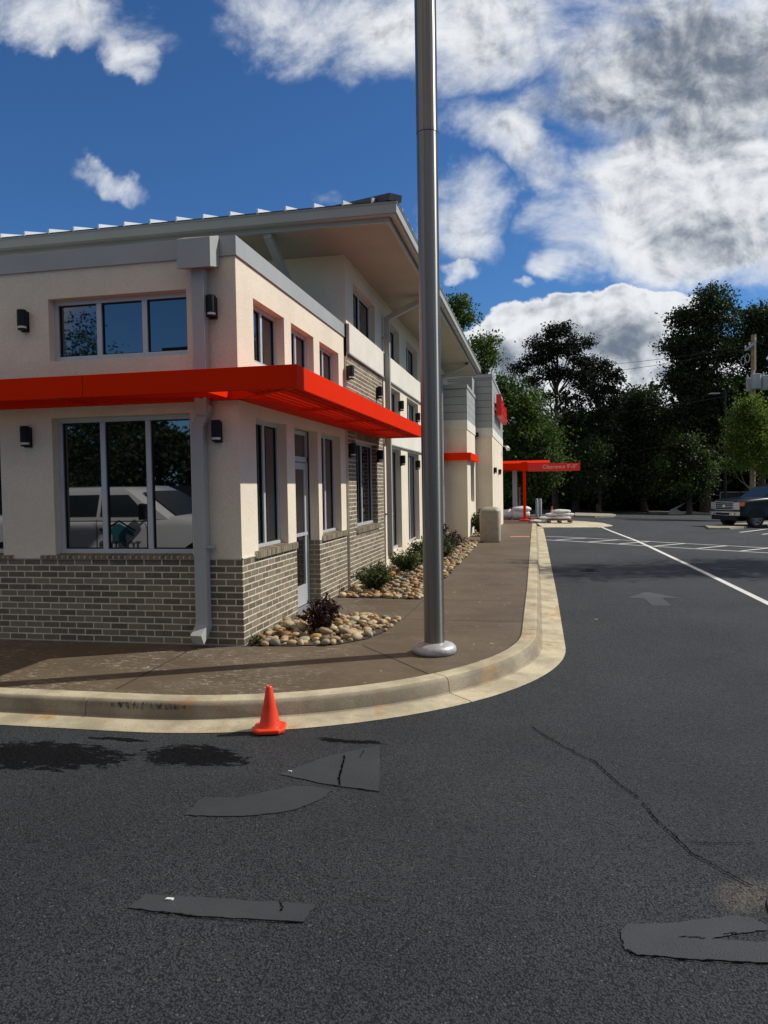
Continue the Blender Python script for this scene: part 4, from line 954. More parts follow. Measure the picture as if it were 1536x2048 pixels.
# clearance bar on its post
x, y = -.72, 38.3; z = ter(x, y)+.1
t = thing('clearance_bar', (x, y, z), 'orange drive-through clearance bar on a slim orange post', 'sign')
top = ony(1056, 941, y)[2]
mb = MB(); mb.box(x-.07, x+.07, y-.07, y+.07, z+.03, top+.15); mb.build('post', 'orange', t, bevel=.01)
mb = MB(); mb.lathe((x, y, z), [(.30, 0), (.30, .05), (.12, .09)], 24); mb.build('post_base', 'red', t)
b0, b1 = ony(1056, 928, y), ony(1160, 941, y)
mb = MB(); mb.box(b0[0], b1[0], y-.05, y+.05, b1[2], b0[2]); mb.build('bar', 'red', t, bevel=.008)
mb = MB(); mb.box(x-.16, x+.16, y-.10, y+.10, top-.02, b0[2]+.10); mb.build('bracket', 'orange', t)
p = ony(1085, 938, y-.055); M = Matrix.Translation((p[0], y-.052, p[2]+.02)) @ Matrix.Rotation(math.pi/2, 4, 'X')
textmesh('Clearance 9\'-0"', .27, 'textw', 'lettering', t, M @ Matrix.Identity(4), .003)
for o in list(t.children):
    if o.name.startswith('lettering'): o.data.transform(Matrix.Translation(-Vector((x, y, z))))
# drive-through canopy
c0, c1 = ony(1004, 922, 41), ony(1093, 929, 43.5)
t = thing('drive_through_canopy', (-1.6, 42, ter(0, 42)), 'flat orange drive-through canopy at the far end of the restaurant', 'canopy')
zt = ony(1090, 922, 42.)[2]; mb = MB(); mb.prism([(-2.2, 39.5, zt-.48), (-2.2, 39.5, zt-.16), (-2.2, 39.9, zt-.02), (-2.2, 46, zt), (-2.2, 46, zt-.48)], (2.75, 0, 0)); mb.build('roof', 'orange', t)
mb = MB(); q = ony(1031.5, 1040, 42.5); mb.box(q[0]-.16, q[0]+.10, 42.4, 42.6, ter(0, 42)-.1, zt-.48); mb.build('post', 'can', t)
mb = MB(); mb.box(q[0]+.16, q[0]+.26, 43, 43.1, ter(0, 42), 1.6); mb.build('side_post', 'steel', t)
for px, d, l in ((1074, 47, 'left of the two pale round bollards behind the clearance post'), (1081, 48, 'right of the two pale round bollards behind the clearance post')):
    q = ony(px, 1030, d); h = ony(px, 997, d)[2]; zb_ = ter(q[0], d); mb = MB(); mb.lathe((q[0], d, zb_), [(.085, 0), (.085, h-zb_-.06), (.06, h-zb_-.015), (.02, h-zb_)], 16)
    tag(mb.build('bollard', 'can', org=(q[0], d, zb_), smooth=True), l, 'bollard', 'bollards by the drive-through')
# ---------------------------------------------------------------- pickup trucks
def pickup(name, body, label, decals=False):
    t = thing(name, (0, 0, 0), label, 'pickup truck', local=True); W = 1.01
    def sec(x, w, z0, z1, r=.10): return [(x, -w, z0), (x, -w, z1-r*1.6), (x, -w+.03, z1-r*.6), (x, -w+r*1.1, z1), (x, 0, z1+.025), (x, w-r*1.1, z1), (x, w-.03, z1-r*.6), (x, w, z1-r*1.6), (x, w, z0), (x, 0, z0-.02)]
    mb = MB(); mb.loft([sec(.97, .84, .62, 1.16), sec(.93, .93, .58, 1.24), sec(.72, .985, .52, 1.30), (sec(.3, 1.0, .50, 1.345)), sec(-.55, W, .48, 1.40), sec(-1.1, W, .48, 1.36), sec(-3.35, W, .48, 1.37), sec(-3.42, W, .5, 1.42), sec(-5.1, W, .52, 1.42), sec(-5.16, .97, .6, 1.40)])
    mb.build('body', body, t, smooth=True)
    # cab
    def cabsec(z, xf, xr, w): return [(xf, -w+.12, z), (xf-.12, -w, z), (xr+.05, -w, z), (xr, -w+.08, z), (xr, w-.08, z), (xr+.05, w, z), (xf-.12, w, z), (xf, w-.12, z)]
    mb = MB(); mb.loft([cabsec(1.34, -.55, -3.28, .97), cabsec(1.45, -.72, -3.27, .95), cabsec(1.86, -1.34, -3.18, .80), cabsec(1.95, -1.52, -3.1, .74), cabsec(1.97, -1.8, -2.9, .6)]); mb.build('cab', body, t, smooth=True)
    mb = MB(); k = .012
    mb.poly([(-.60+k, -.80, 1.40), (-.60+k, .80, 1.40), (-1.30+k, .66, 1.86), (-1.30+k, -.66, 1.86)]); mb.build('windshield', 'autoglass', t)
    for s in (1, -1):
        for a, b_, c, d in ((-1.02, -1.95, -1.48, -1.95), (-2.03, -3.02, -2.03, -2.95)):
            mb = MB(); mb.prism([(a, s*.955, 1.42), (b_, s*.955, 1.42), (d, s*.832, 1.82), (c, s*.832, 1.82)], (0, s*.012, 0)); mb.build('side_window', 'autoglass', t)
        mb = MB(); mb.prism([(-1.0, s*(W+.004), .52), (-1.0, s*(W+.004), 1.36), (-1.012, s*(W+.004), 1.36), (-1.012, s*(W+.004), .52)], (0, s*.003, 0)); mb.prism([(-1.99, s*(W+.004), .52), (-1.99, s*(W+.004), 1.36), (-2.002, s*(W+.004), 1.36), (-2.002, s*(W+.004), .52)], (0, s*.003, 0)); mb.build('door_gap', 'black', t)
        mb = MB(); mb.box(-1.92, -1.74, s*(W+.005), s*(W+.035), 1.16, 1.20); mb.box(-2.95, -2.77, s*(W+.005), s*(W+.035), 1.16, 1.20); mb.build('door_handle', 'black' if decals else 'chrome', t)
        mb = MB(); mb.tube([(-.98, s*.96, 1.44), (-.98, s*1.12, 1.46)], .03, 8); mb.loft([[(-1.02, s*1.10, 1.36), (-1.02, s*1.30, 1.36), (-1.02, s*1.30, 1.66), (-1.02, s*1.10, 1.66)], [(-.90, s*1.12, 1.38), (-.90, s*1.28, 1.38), (-.90, s*1.28, 1.64), (-.90, s*1.12, 1.64)]]); mb.build('mirror', 'black', t, bevel=.02)
        mb = MB(); mb.box(-2.9, -.75, s*(W-.08), s*(W+.08), .42, .47); mb.build('running_board', 'black', t)
        for wx in (0, -4.05):
            mb = MB(); pts = []
            for i in range(15):
                a = math.pi*i/14; pts.append((wx+math.cos(a)*.50, s*(W-.02), .46+math.sin(a)*.50))
            mb.prism(pts, (0, s*.026, 0)); mb.build('wheel_arch', 'black', t)
            mb = MB(); rot = lambda P: (wx+P[0], s*(W-.28)+P[2]*s, .415+P[1])
            mb.lathe((0, 0, 0), [(.28, 0), (.39, 0), (.415, .03), (.415, .25), (.39, .285), (.28, .285), (.27, .25)], 36); mb.v = [rot(v) for v in mb.v]; wh = mb.build('wheel', 'rubber', t, smooth=True)
            mb = MB(); mb.lathe((0, 0, 0), [(.27, .24), (.275, .283), (.255, .275), (.25, .20), (.10, .22), (.08, .262), (.02, .265)], 36)
            for i in range(8):
                a = 2*math.pi*i/8; c_, s_ = math.cos(a), math.sin(a); px_, py_ = -s_*.035, c_*.035
                mb.prism([(c_*.06+px_, s_*.06+py_, .245), (c_*.06-px_, s_*.06-py_, .245), (c_*.26-px_*.7, s_*.26-py_*.7, .262), (c_*.26+px_*.7, s_*.26+py_*.7, .262)], (0, 0, .016))
            mb.v = [rot(v) for v in mb.v]; mb.build('rim', 'steel', wh, smooth=True)
        # lamps
        mb = MB(); mb.prism([(.965, s*.63, .86), (.965, s*.63, 1.20), (.93, s*.94, 1.20), (.93, s*.94, .86)], (.035, 0, 0)); mb.build('headlight', 'brightmetal', t)
        mb = MB(); mb.prism([(.93, s*.935, 1.02), (.93, s*.935, 1.20), (.70, s*.998, 1.20), (.74, s*.998, 1.02)], (0, s*.02, 0)); mb.build('turn_light', 'amber', t)
        mb = MB(); mb.lathe((0, 0, 0), [(.06, 0), (.06, .02)], 12); mb.v = [(1.08+v[2], s*.70+v[0], .66+v[1]) for v in mb.v]; mb.build('fog_light', 'chrome', t)
        mb = MB(); mb.box(-5.18, -5.15, s*.85-.07, s*.85+.07, .85, 1.25); mb.build('tail_light', 'red', t)
    mb = MB(); mb.prism([(.955, -.60, .84), (.955, -.60, 1.22), (.955, .60, 1.22), (.955, .60, .84)], (.03, 0, 0)); g_ = mb.build('grille', 'black', t)
    mb = MB()
    for a, b_, c, d in ((-.62, .62, 1.19, 1.23), (-.62, .62, .83, .86), (-.62, -.58, .83, 1.23), (.58, .62, .83, 1.23), (-.58, .58, 1.10, 1.13), (-.58, -.12, 1.0, 1.035), (.12, .58, 1.0, 1.035), (-.58, .58, .92, .945)): mb.box(.985, 1.01, a, b_, c, d)
    mb.build('grille_bar', 'brightmetal', g_, bevel=.004)
    mb = MB(); mb.lathe((0, 0, 0), [(.11, 0), (.11, .02)], 24); mb.v = [(1.0+v[2], v[0], 1.02+v[1]*.5) for v in mb.v]; mb.build('emblem', 'chrome', g_)
    mb = MB(); mb.loft([[(.98-abs(y_)*.0, y_, .58), (1.10-abs(y_)**3*.12, y_, .58), (1.10-abs(y_)**3*.12, y_, .76), (.98, y_, .76)] for y_ in (-1.0, -.75, -.45, 0, .45, .75, 1.0)]); mb.build('front_bumper', 'brightmetal', t, smooth=True)
    mb = MB(); mb.box(.9, 1.06, -.8, .8, .36, .58); mb.box(1.09, 1.12, -.42, .42, .60, .70); mb.build('air_dam', 'black', t)
    mb = MB(); mb.box(-5.33, -5.16, -.95, .95, .5, .68); mb.build('rear_bumper', 'chrome', t)
    mb = MB(); mb.box(-5.0, .6, -.6, .6, .30, .52); mb.build('chassis', 'black', t)
    return t
TB = pickup('pickup_truck', 'truckblack', 'black pickup truck with chrome grille parked at the right edge of the lot')
q = G(1512, 1056); hd = Vector((-.885, -.466)); side = Vector((.466, -.885))
ax = Vector(q)-side*.9; TB.location = (ax.x, ax.y, ter(ax.x, ax.y)+.02); TB.rotation_euler = (0, 0, math.atan2(hd.y, hd.x))
TB.scale = (.97,)*3
TW = pickup('work_truck', 'truckwhite', 'white lettered work pickup parked behind the viewer, mirrored in the window', True)
def side_text(txt, size, x_, z_, mat):
    # readable from the truck's right side (local -y)
    textmesh(txt, size, mat, 'decal_lettering', TW, Matrix.Translation((x_, -1.022, z_)) @ Matrix.Rotation(math.pi/2, 4, 'X'), .001)
TW.location = (-5.56, 2.06, 0); TW.scale = (.93,)*3
def left_text(txt, size, x_, z_, mat, nm='decal_lettering'):
    textmesh(txt, size, mat, nm, TW, Matrix.Translation((x_, 1.022, z_)) @ Matrix.Rotation(math.pi, 4, 'Z') @ Matrix.Rotation(math.pi/2, 4, 'X'), .001)
left_text('TOP TIER', .20, -1.13, .83, 'ink'); left_text('ROOFING', .10, -1.25, .68, 'teal')
for nm, pts, mt in (('decal_arrow', [(-1.28, 1.13), (-1.57, 1.30), (-1.86, 1.13), (-1.86, 1.05), (-1.70, 1.12), (-1.70, 1.00-.03), (-1.58, .96), (-1.44, .97), (-1.44, 1.12), (-1.28, 1.05)], 'teal'),
                    ('decal_roof_line', [(-1.24, 1.17), (-1.57, 1.36), (-1.90, 1.17), (-1.90, 1.145), (-1.57, 1.32), (-1.24, 1.145)], 'ink')):
    mb = MB(); mb.prism([(x, 1.018, z) for x, z in pts], (0, .004, 0)); mb.build(nm, mt, TW)
# dark parked utility vehicle behind the pallet
q = ony(1130, 1034, 52); z = ter(q[0], 52); t = thing('dark_pickup_rear', (q[0], 52, z), 'dark vehicle parked in deep shade behind the pallet of bags', 'vehicle')
bpy.data.objects['dark_pickup_rear'].name = 'parked_vehicle'
cx = q[0]
mb = MB(); mb.loft([[(cx-.95, y, z+.35), (cx+.95, y, z+.35), (cx+.97, y, z+.95), (cx+.9, y, z+1.02), (cx-.9, y, z+1.02), (cx-.97, y, z+.95)] for y in (51, 51.1, 55.4, 55.5)]); mb.build('body', 'darkcar', t)
mb = MB(); mb.loft([[(cx-.85, 52.6, z+1.0), (cx+.85, 52.6, z+1.0), (cx+.85, 55, z+1.0), (cx-.85, 55, z+1.0)], [(cx-.7, 53, z+1.6), (cx+.7, 53, z+1.6), (cx+.7, 54.6, z+1.6), (cx-.7, 54.6, z+1.6)]]); mb.build('cab', 'glass', t)
for s in (-1, 1):
    mb = MB(); mb.beam((cx+s*1.0, 51.6, z+1.05), (cx+s*.55, 51.4, z+1.28) if s < 0 else (cx+s*.6, 51.4, z+1.3), .06, .1); mb.build('side_rack', 'steel', t)
    for wy in (51.8, 54.8):
        mb = MB(); mb.lathe((0, 0, 0), [(.2, 0), (.36, .02), (.36, .2), (.2, .22)], 20); mb.v = [(cx+s*.8+v[2]*s, wy+v[0], z+.36+v[1]) for v in mb.v]; mb.build('wheel', 'rubber', t)
mb = MB(); mb.box(cx-.62, cx-.32, 50.97, 51.0, z+.6, z+.78); mb.build('number_plate', 'can', t)
# ---------------------------------------------------------------- far kerbs, islands, stall lines
mb = MB()
def slab(pts, h):
    v = [(x, y, ter(x, y)+h) for x, y in pts]; mb.poly(v)
    for i in range(len(v)): a, b_ = v[i], v[(i+1) % len(v)]; mb.quad(a, b_, (b_[0], b_[1], b_[2]-h-.05), (a[0], a[1], a[2]-h-.05))
slab([G(1410, 1054), G(1440, 1052), G(1536, 1046), G(1640, 1042), G(1640, 1047), G(1536, 1052), G(1460, 1059), G(1418, 1059)], .08)
slab([G(1150, 1028), G(1222, 1030), G(1232, 1032), G(1222, 1034.5), G(1190, 1035), G(1150, 1034)], .10)
slab([G(1296, 1024), G(1370, 1026), G(1536, 1026), G(1536, 1027.5), G(1380, 1028), G(1300, 1027)], .10)
struct(mb.build('far_kerb', surf('weathered far kerb', (.30, .275, .215), .9, .2, 3)))
mb = MB()
for a, b_ in (((1480, 1065), (1560, 1055)), ((1525, 1069), (1600, 1060))): strip(mb, G(*a), G(*b_), .12, .006, 6)
struct(mb.build('stall_line', 'whiteold'))
q = ony(1353, 1026, 60); z = ter(q[0], 60); mb = MB()
mb.loft([[(q[0]-.6, 60, z), (q[0]+.7, 60, z), (q[0]+.6, 60.3, z), (q[0]-.5, 60.3, z)], [(q[0]-.45, 60.1, z+.35), (q[0]+.0, 60.1, z+.4), (q[0]+.05, 60.2, z+.4), (q[0]-.4, 60.2, z+.35)], [(q[0]+.3, 60.1, z+.7), (q[0]+.75, 60.1, z+.95), (q[0]+.8, 60.2, z+.95), (q[0]+.35, 60.2, z+.7)]])
tag(mb.build('tarp', 'tarp', org=(q[0], 60, z)), 'pale crumpled tarp standing at the dark tree line', 'tarp')
# fence at the tree line
t = thing('chain_fence', (14, 57, -1), 'dark screened fence behind the black pickup truck', 'fence'); a = ony(1440, 1000, 57); b_ = ony(1600, 1000, 55)
zt = ony(1460, 985, 57)[2]; mb = MB(); mb.prism([(a[0], 57, -1.3), (b_[0]+10, 55, -1.3), (b_[0]+10, 55, zt), (a[0], 57, zt)], (0, .04, 0)); mb.build('screen', 'fence', t)
mb = MB(); mb.tube([(a[0], 56.95, zt+.02), (b_[0]+10, 54.95, zt+.02)], .03, 6); mb.build('top_rail', 'steel', t)
for i in range(6):
    u = i/5; mb = MB(); x = a[0]+(b_[0]+10-a[0])*u; y = 57-2*u; mb.tube([(x, y-.06, -1.2), (x, y-.06, zt+.05)], .035, 8); mb.build('post', 'steel', t)
# ---------------------------------------------------------------- trees
def crown_pts(blobs, per, rs, spread=.34):
    pts = []; per = int(per*2.3); spread *= .78
    for (cx, cy, cz, rx, ry, rz, k) in blobs:
        for i in range(int(k*1.35)):
            d = rs.normal(size=3); d /= np.linalg.norm(d); q = rs.uniform(.35, 1.0)
            c = np.array([cx+d[0]*rx*q, cy+d[1]*ry*q, cz+d[2]*rz*q]); s = spread*rs.uniform(.6, 1.3)
            pts.append(c+rs.normal(size=(per, 3))*np.array([s, s, s*.62]))
    return np.concatenate(pts)
def tree(name, x, y, blobs, mat, label, per=22, leaf=.17, spread=.45, trunk_r=.2, seed=0, bark='bark', cat='tree', group=None, limbs=9, mat2=None, frac=.3):
    rs = np.random.default_rng(seed+100); z = ter(x, y); t = thing(name, (x, y, z), label, cat, group)
    ztop = max(b_[2]+b_[5]*.6 for b_ in blobs); cx = sum(b_[0] for b_ in blobs)/len(blobs); cy = sum(b_[1] for b_ in blobs)/len(blobs)
    mb = MB(); path = [Vector((x+(cx-x)*u**1.5+rs.normal()*.06, y+(cy-y)*u**1.5, z-.1+(ztop-z)*u)) for u in np.linspace(0, 1, 9)]
    mb.tube(path, [trunk_r*(1.25 if k == 0 else 1-k/9.5) for k in range(9)], 10)
    for i in range(limbs):
        b_ = blobs[int(rs.integers(len(blobs)))]; d = rs.normal(size=3); d /= np.linalg.norm(d)
        e = Vector((b_[0]+d[0]*b_[3]*.8, b_[1]+d[1]*b_[4]*.8, b_[2]+d[2]*b_[5]*.6)); u = min(.92, max(.15, (e.z-z-1.0)/(ztop-z)*.85)); s0 = path[0].lerp(path[-1], u)
        m0 = s0.lerp(e, .5)+Vector((0, 0, -.25)); mb.tube([s0, m0, e], [trunk_r*.35, trunk_r*.2, trunk_r*.06], 6)
    mb.build('trunk', bark, t, smooth=True)
    P = crown_pts(blobs, per, rs, spread); P = P[P[:, 2] > z+.1]; leaf = leaf*.62
    if mat2:
        k = (rs.random(len(P)) < frac); # clump-wise split so bright sprays read as clusters
        ids = np.arange(len(P))//int(per*2.3); sel = rs.random(ids.max()+1) < frac; k = sel[ids]
        leaves('crown', P[~k], leaf, mat, t, (x, y, z), rs); 
        if k.any(): leaves('crown', P[k], leaf, mat2, t, (x, y, z), rs)
    else: leaves('crown', P, leaf, mat, t, (x, y, z), rs)
    return t
def bl(px, py, Y, wpx, hpx, k, dep=1.): # ellipsoid blob around a sight line at world depth Y
    c = ony(px, py, Y); s = Y/1500*1.02; return (c[0], c[1], c[2], wpx/2*s, wpx/2*s*dep, hpx/2*s, k)
# the tall pine with open layered crown
Y = 62
pb = [bl(1120, 665, Y, 60, 34, 22), bl(1085, 690, Y, 60, 30, 18), bl(1155, 690, Y, 60, 30, 18), bl(1120, 705, Y, 90, 36, 26), bl(1070, 722, Y, 55, 24, 14), bl(1168, 722, Y, 50, 28, 14),
      bl(1040, 738, Y, 36, 18, 9), bl(1100, 745, Y, 70, 22, 16), bl(1150, 752, Y, 70, 24, 16), bl(1062, 762, Y, 44, 18, 9), bl(1170, 775, Y, 50, 26, 12), bl(1090, 790, Y, 50, 14, 6), bl(1145, 800, Y, 60, 30, 12)]
x = ony(1113, 1000, Y)[0]; tree('pine_tree', x, Y, pb, 'leaf_pine', 'tall open-crowned pine silhouetted against the white cloud', 26, .17, .42, .26, 1, limbs=26)
pb = [bl(1200, 728, 63, 36, 20, 10), bl(1190, 745, 63, 60, 24, 14), bl(1225, 752, 63, 36, 22, 9), bl(1172, 765, 63, 40, 22, 9), bl(1215, 778, 63, 50, 24, 12), bl(1180, 795, 63, 50, 26, 10), bl(1228, 806, 63, 34, 22, 8), bl(1200, 830, 63, 60, 30, 12)]
x = ony(1196, 1000, 63)[0]; tree('pine_tree', x, 63, pb, 'leaf_pine', 'shorter slim pine just right of the tall open-crowned pine', 24, .16, .42, .18, 2, limbs=18)
# broadleaf trees, left to right
x = ony(930, 800, 50)[0]; tree('broadleaf_tree', -5.2, 50, [bl(915, 612, 50, 46, 36, 16), bl(925, 640, 50, 50, 40, 18), bl(885, 640, 50, 90, 70, 30), bl(880, 745, 50, 90, 50, 24)], 'leaf_mid', 'leafy treetop showing above the restaurant eave beside the steel pole', 22, .17, .5, .25, 3, mat2='leaf_bright', frac=.25)
tree('broadleaf_tree', -4.6, 56, [bl(968, 690, 56, 52, 44, 20), bl(975, 718, 56, 44, 36, 14), bl(950, 740, 56, 60, 60, 20)], 'leaf_mid', 'leafy treetop just above the far end of the restaurant roof', 22, .17, .5, .22, 4, mat2='leaf_bright', frac=.25)
tree('broadleaf_tree', ony(1040, 1000, 55)[0], 55, [bl(1010, 775, 55, 50, 50, 24), bl(1040, 815, 55, 90, 80, 60), bl(1070, 870, 55, 110, 90, 80), bl(1030, 900, 55, 110, 110, 80), bl(1085, 930, 55, 110, 90, 60), bl(1030, 970, 55, 120, 90, 50)], 'leaf_mid', 'large green leafy tree directly right of the red sign', 24, .18, .6, .3, 5, mat2='leaf_bright', frac=.12)
tree('broadleaf_tree', ony(1150, 1000, 64)[0], 64, [bl(1150, 850, 64, 120, 80, 60), bl(1130, 910, 64, 130, 90, 60), bl(1180, 880, 64, 110, 110, 60), bl(1150, 970, 64, 150, 90, 60)], 'leaf_dark', 'dark leafy tree filling the space beneath the two pines', 24, .2, .65, .3, 6, mat2='leaf_mid', frac=.18)
tree('broadleaf_tree', ony(1200, 1000, 58)[0], 58.5, [bl(1190, 900, 58, 60, 60, 26), bl(1185, 950, 58, 80, 80, 30)], 'leaf_dark', 'low dark leafy tree right of the clearance bar', 22, .17, .55, .2, 7, mat2='leaf_mid', frac=.3)
tree('broadleaf_tree', ony(1285, 1000, 66)[0], 66, [bl(1280, 795, 66, 80, 40, 30), bl(1262, 835, 66, 70, 60, 36), bl(1310, 835, 66, 70, 60, 36), bl(1280, 890, 66, 120, 90, 70), bl(1270, 960, 66, 140, 100, 70)], 'leaf_dark', 'dark round-topped tree between the pines and the tallest tree', 24, .2, .6, .3, 8, mat2='leaf_mid', frac=.15)
tree('tall_tree', ony(1410, 1000, 64)[0], 64, [bl(1425, 600, 64, 70, 40, 26), bl(1380, 635, 64, 70, 46, 34), bl(1440, 640, 64, 90, 60, 44), bl(1365, 690, 64, 80, 60, 50), bl(1425, 700, 64, 120, 80, 80), bl(1360, 750, 64, 60, 60, 36), bl(1420, 780, 64, 130, 90, 80), bl(1385, 850, 64, 110, 100, 70), bl(1440, 860, 64, 110, 100, 70)], 'leaf_dark', 'tallest dark tree rising behind the slim street lamp', 24, .2, .6, .4, 9, mat2='leaf_mid', frac=.10, limbs=24)
tree('tall_tree', ony(1520, 1000, 66)[0], 66, [bl(1520, 640, 66, 90, 60, 50), bl(1560, 660, 66, 90, 90, 50), bl(1500, 690, 66, 80, 80, 50), bl(1530, 760, 66, 120, 110, 80), bl(1500, 830, 66, 90, 110, 60), bl(1580, 800, 66, 110, 160, 60)], 'leaf_dark', 'dark tall tree behind the utility pole at the right edge', 24, .2, .6, .4, 10, mat2='leaf_mid', frac=.10)
tree('broadleaf_tree', ony(1380, 1000, 60)[0], 60, [bl(1365, 890, 60, 60, 50, 30), bl(1350, 930, 60, 80, 60, 34), bl(1400, 930, 60, 80, 80, 40), bl(1370, 975, 60, 120, 60, 40)], 'leaf_dark', 'mid-height leafy tree with lighter sprays in front of the tallest tree', 24, .17, .5, .22, 11, mat2='leaf_mid', frac=.38)
x = ony(1506, 1000, 48)[0]
tree('young_tree', x, 48, [bl(1498, 808, 48, 40, 30, 18), bl(1490, 840, 48, 60, 44, 30), bl(1520, 845, 48, 60, 60, 30), bl(1475, 880, 48, 50, 50, 26), bl(1505, 890, 48, 90, 60, 44), bl(1540, 880, 48, 60, 90, 30), bl(1490, 925, 48, 70, 40, 22), bl(1545, 935, 48, 60, 40, 18)], 'leaf_bright', 'bright yellow-green young tree behind the black pickup truck', 26, .11, .36, .09, 12, bark='palebark', mat2='leaf_mid', frac=.18, limbs=16)
# deep woods behind (reads as one mass)
rs = np.random.default_rng(5); bb = []
for i in range(150):
    px = rs.uniform(860, 1750); c = ony(px, rs.uniform(880, 1005), rs.uniform(68, 84)); bb.append((c[0], c[1], c[2], 3.2, 2.5, 2.6, 14))
for i in range(60):
    px = rs.uniform(1220, 1750); c = ony(px, rs.uniform(790, 900), rs.uniform(72, 84)); bb.append((c[0], c[1], c[2], 3.0, 2.5, 2.6, 12))
P = crown_pts(bb, 14, rs, .7); P = P[P[:, 2] > -1.3]
o = leaves('woodland', P, .28, 'leaf_dark', None, (0, 0, 0), rs); tag(o, 'dark dense woodland undergrowth behind the parking lot', 'woodland', kind='stuff')
mb = MB(); prev = None
for i in range(41):
    x = -40+i*3.; y = 88+3*math.sin(i*1.1)+2*math.sin(i*2.3); 
    for k in range(1): cur = [(x, y, -3), (x, y-1.5, 2.0), (x, y+.5, 5.0+1.2*math.sin(i*1.7)), (x, y+6, 7.2+1.0*math.sin(i*2.1+1)), (x, y+20, -3)]
    if prev:
        for j in range(4): mb.quad(prev[j], cur[j], cur[j+1], prev[j+1])
    prev = cur
struct(mb.build('wooded_bank', 'leaf_dark'))
mb = MB(); mb.poly([(-40, 61.5, -1.21), (80, 61.5, -1.21), (80, 90, -1.0), (-40, 90, -1.0)]); struct(mb.build('forest_floor', surf('leaf litter', (.03, .024, .014), .95, .4, 2)))
# trees outside the frame that shade the lot and stand in the window reflections
tree('broadleaf_tree', 10.6, 19.6, [(9.2, 19.2, 8.0, 1.8, 1.5, .7, 34), (11.2, 19.6, 7.6, 2.2, 2.0, 1.1, 46), (10.6, 19.7, 6.2, 1.8, 1.8, .7, 24)], 'leaf_mid', 'lot tree beyond the right edge casting dappled shade across the lane line', 22, .12, .34, .13, 20)
tree('broadleaf_tree', 22, 40, [(21, 39, 6.2, 4.2, 3.2, 1.8, 70), (18, 40.5, 5.2, 2.6, 2.2, 1.2, 30), (24.5, 42, 6.5, 3.5, 3.5, 2, 40)], 'leaf_mid', 'broad lot tree beyond the right edge shading the ground by the pickup', 24, .17, .5, .25, 21)
for i, (x, y, r, h, nme) in enumerate(((30, 16, 4, 9, 'nearer'), (32, 28, 4.5, 11, 'farther'))):
    tree('broadleaf_tree', x, y, [(x, y, h*.62, r, r, h*.34, 70), (x-1, y+2, h*.4, r, r, h*.25, 40)], 'leaf_dark', nme+' of the dark trees across the lot mirrored in the side windows', 18, .3, .9, .3, 30+i)
for i, (x, y, r, h, nme) in enumerate(((-30, -29, 4.5, 13.5, 'tallest tree'), (-20, -33, 3.6, 7.5, 'middle tree'), (-12, -28, 4, 9, 'rightmost tree'), (-35, -27, 4, 9, 'leftmost tree'), (-4, -30, 5, 10, 'tree standing apart'))):
    tree('broadleaf_tree', x, y, [(x, y, h*.62, r, r, h*.34, 60), (x+1, y, h*.35, r*.9, r*.9, h*.2, 40)], 'leaf_dark', nme+' of the row behind the viewer mirrored in the front windows', 50, .2, .75, .3, 40+i)
bb = [(rs.uniform(-60, 15), rs.uniform(-46, -38), rs.uniform(.5, 7.5), 3, 2, 2.4, 12) for i in range(80)]; P = crown_pts(bb, 30, rs, .7); P = P[P[:, 2] > 0]
o = leaves('hedge', P, .24, 'leaf_dark', None, (0, 0, 0), rs); tag(o, 'distant dark tree line behind the viewer mirrored low in the front windows', 'woodland', kind='stuff')
mb = MB(); mb.box(-45, 5, -20.1, -20, -.1, 1.9); tag(mb.build('board_fence', 'fence', org=(-20, -20, 0)), 'long dark board fence behind the viewer mirrored in the front window', 'fence')
# ---------------------------------------------------------------- utility pole, street lamp, wires
Yp = 52; a = ony(1506, 670, Yp); x = ony(1505, 1000, Yp)[0]; zb_ = ter(x, Yp)
t = thing('utility_pole', (x, Yp, zb_), 'wooden utility pole with grey transformers at the right edge', 'utility pole')
mb = MB(); mb.tube([(x, Yp, zb_), (a[0], Yp, a[2]+.0)], [.17, .12], 14); mb.build('pole', 'polewood', t, smooth=True)
mb = MB(); p0 = ony(1490, 701, Yp-.3); p1 = ony(1512, 684, Yp-.1); mb.beam(p0, p1, .09, .11); mb.beam(ony(1511.5, 668, Yp-.16), ony(1511.5, 740, Yp-.16), .05, .05); mb.build('crossarm', 'can', t)
for px, py in ((1491, 697), (1499, 691), (1511, 682)):
    q = ony(px, py, Yp-.25); mb = MB(); mb.lathe(q, [(.03, 0), (.06, .06), (.04, .1), (.06, .14), (.03, .2)], 10); mb.build('insulator', 'lens', t)
for px, py in ((1486, 722), (1495, 716)):
    q = Vector(ony(px, py, Yp-.1)); mb = MB(); mb.tube([q+Vector((math.cos(k)*.13, 0, math.sin(k)*.28)) for k in np.linspace(0, 6.28, 14)], .025, 6); mb.build('fuse_cutout', 'can', t)
for px, py0, py1, w, dy in ((1497, 756, 783, 9, .5), (1512, 748, 778, 18, -.35), (1531, 751, 780, 17, -.2)):
    q0 = ony(px, py1, Yp+dy); q1 = ony(px, py0, Yp+dy); r = w/2*Yp/1500; mb = MB(); h = q1[2]-q0[2]
    mb.lathe(q0, [(r*.9, 0), (r, .04), (r, h-.08), (r*1.04, h-.07), (r*1.04, h-.03), (r*.8, h)], 20); mb.lathe((q0[0]-r*.4, q0[1], q0[2]+h), [(.05, 0), (.07, .08), (.04, .16), (.02, .26)], 8); mb.build('transformer', 'can', t, smooth=True)
Yl = 50; x = ony(1450, 1000, Yl)[0]; zb_ = ter(x, Yl); zt = ony(1449, 780, Yl)[2]
t = thing('street_lamp', (x, Yl, zb_), 'slim dark street lamp with a flat head in front of the tallest tree', 'street lamp')
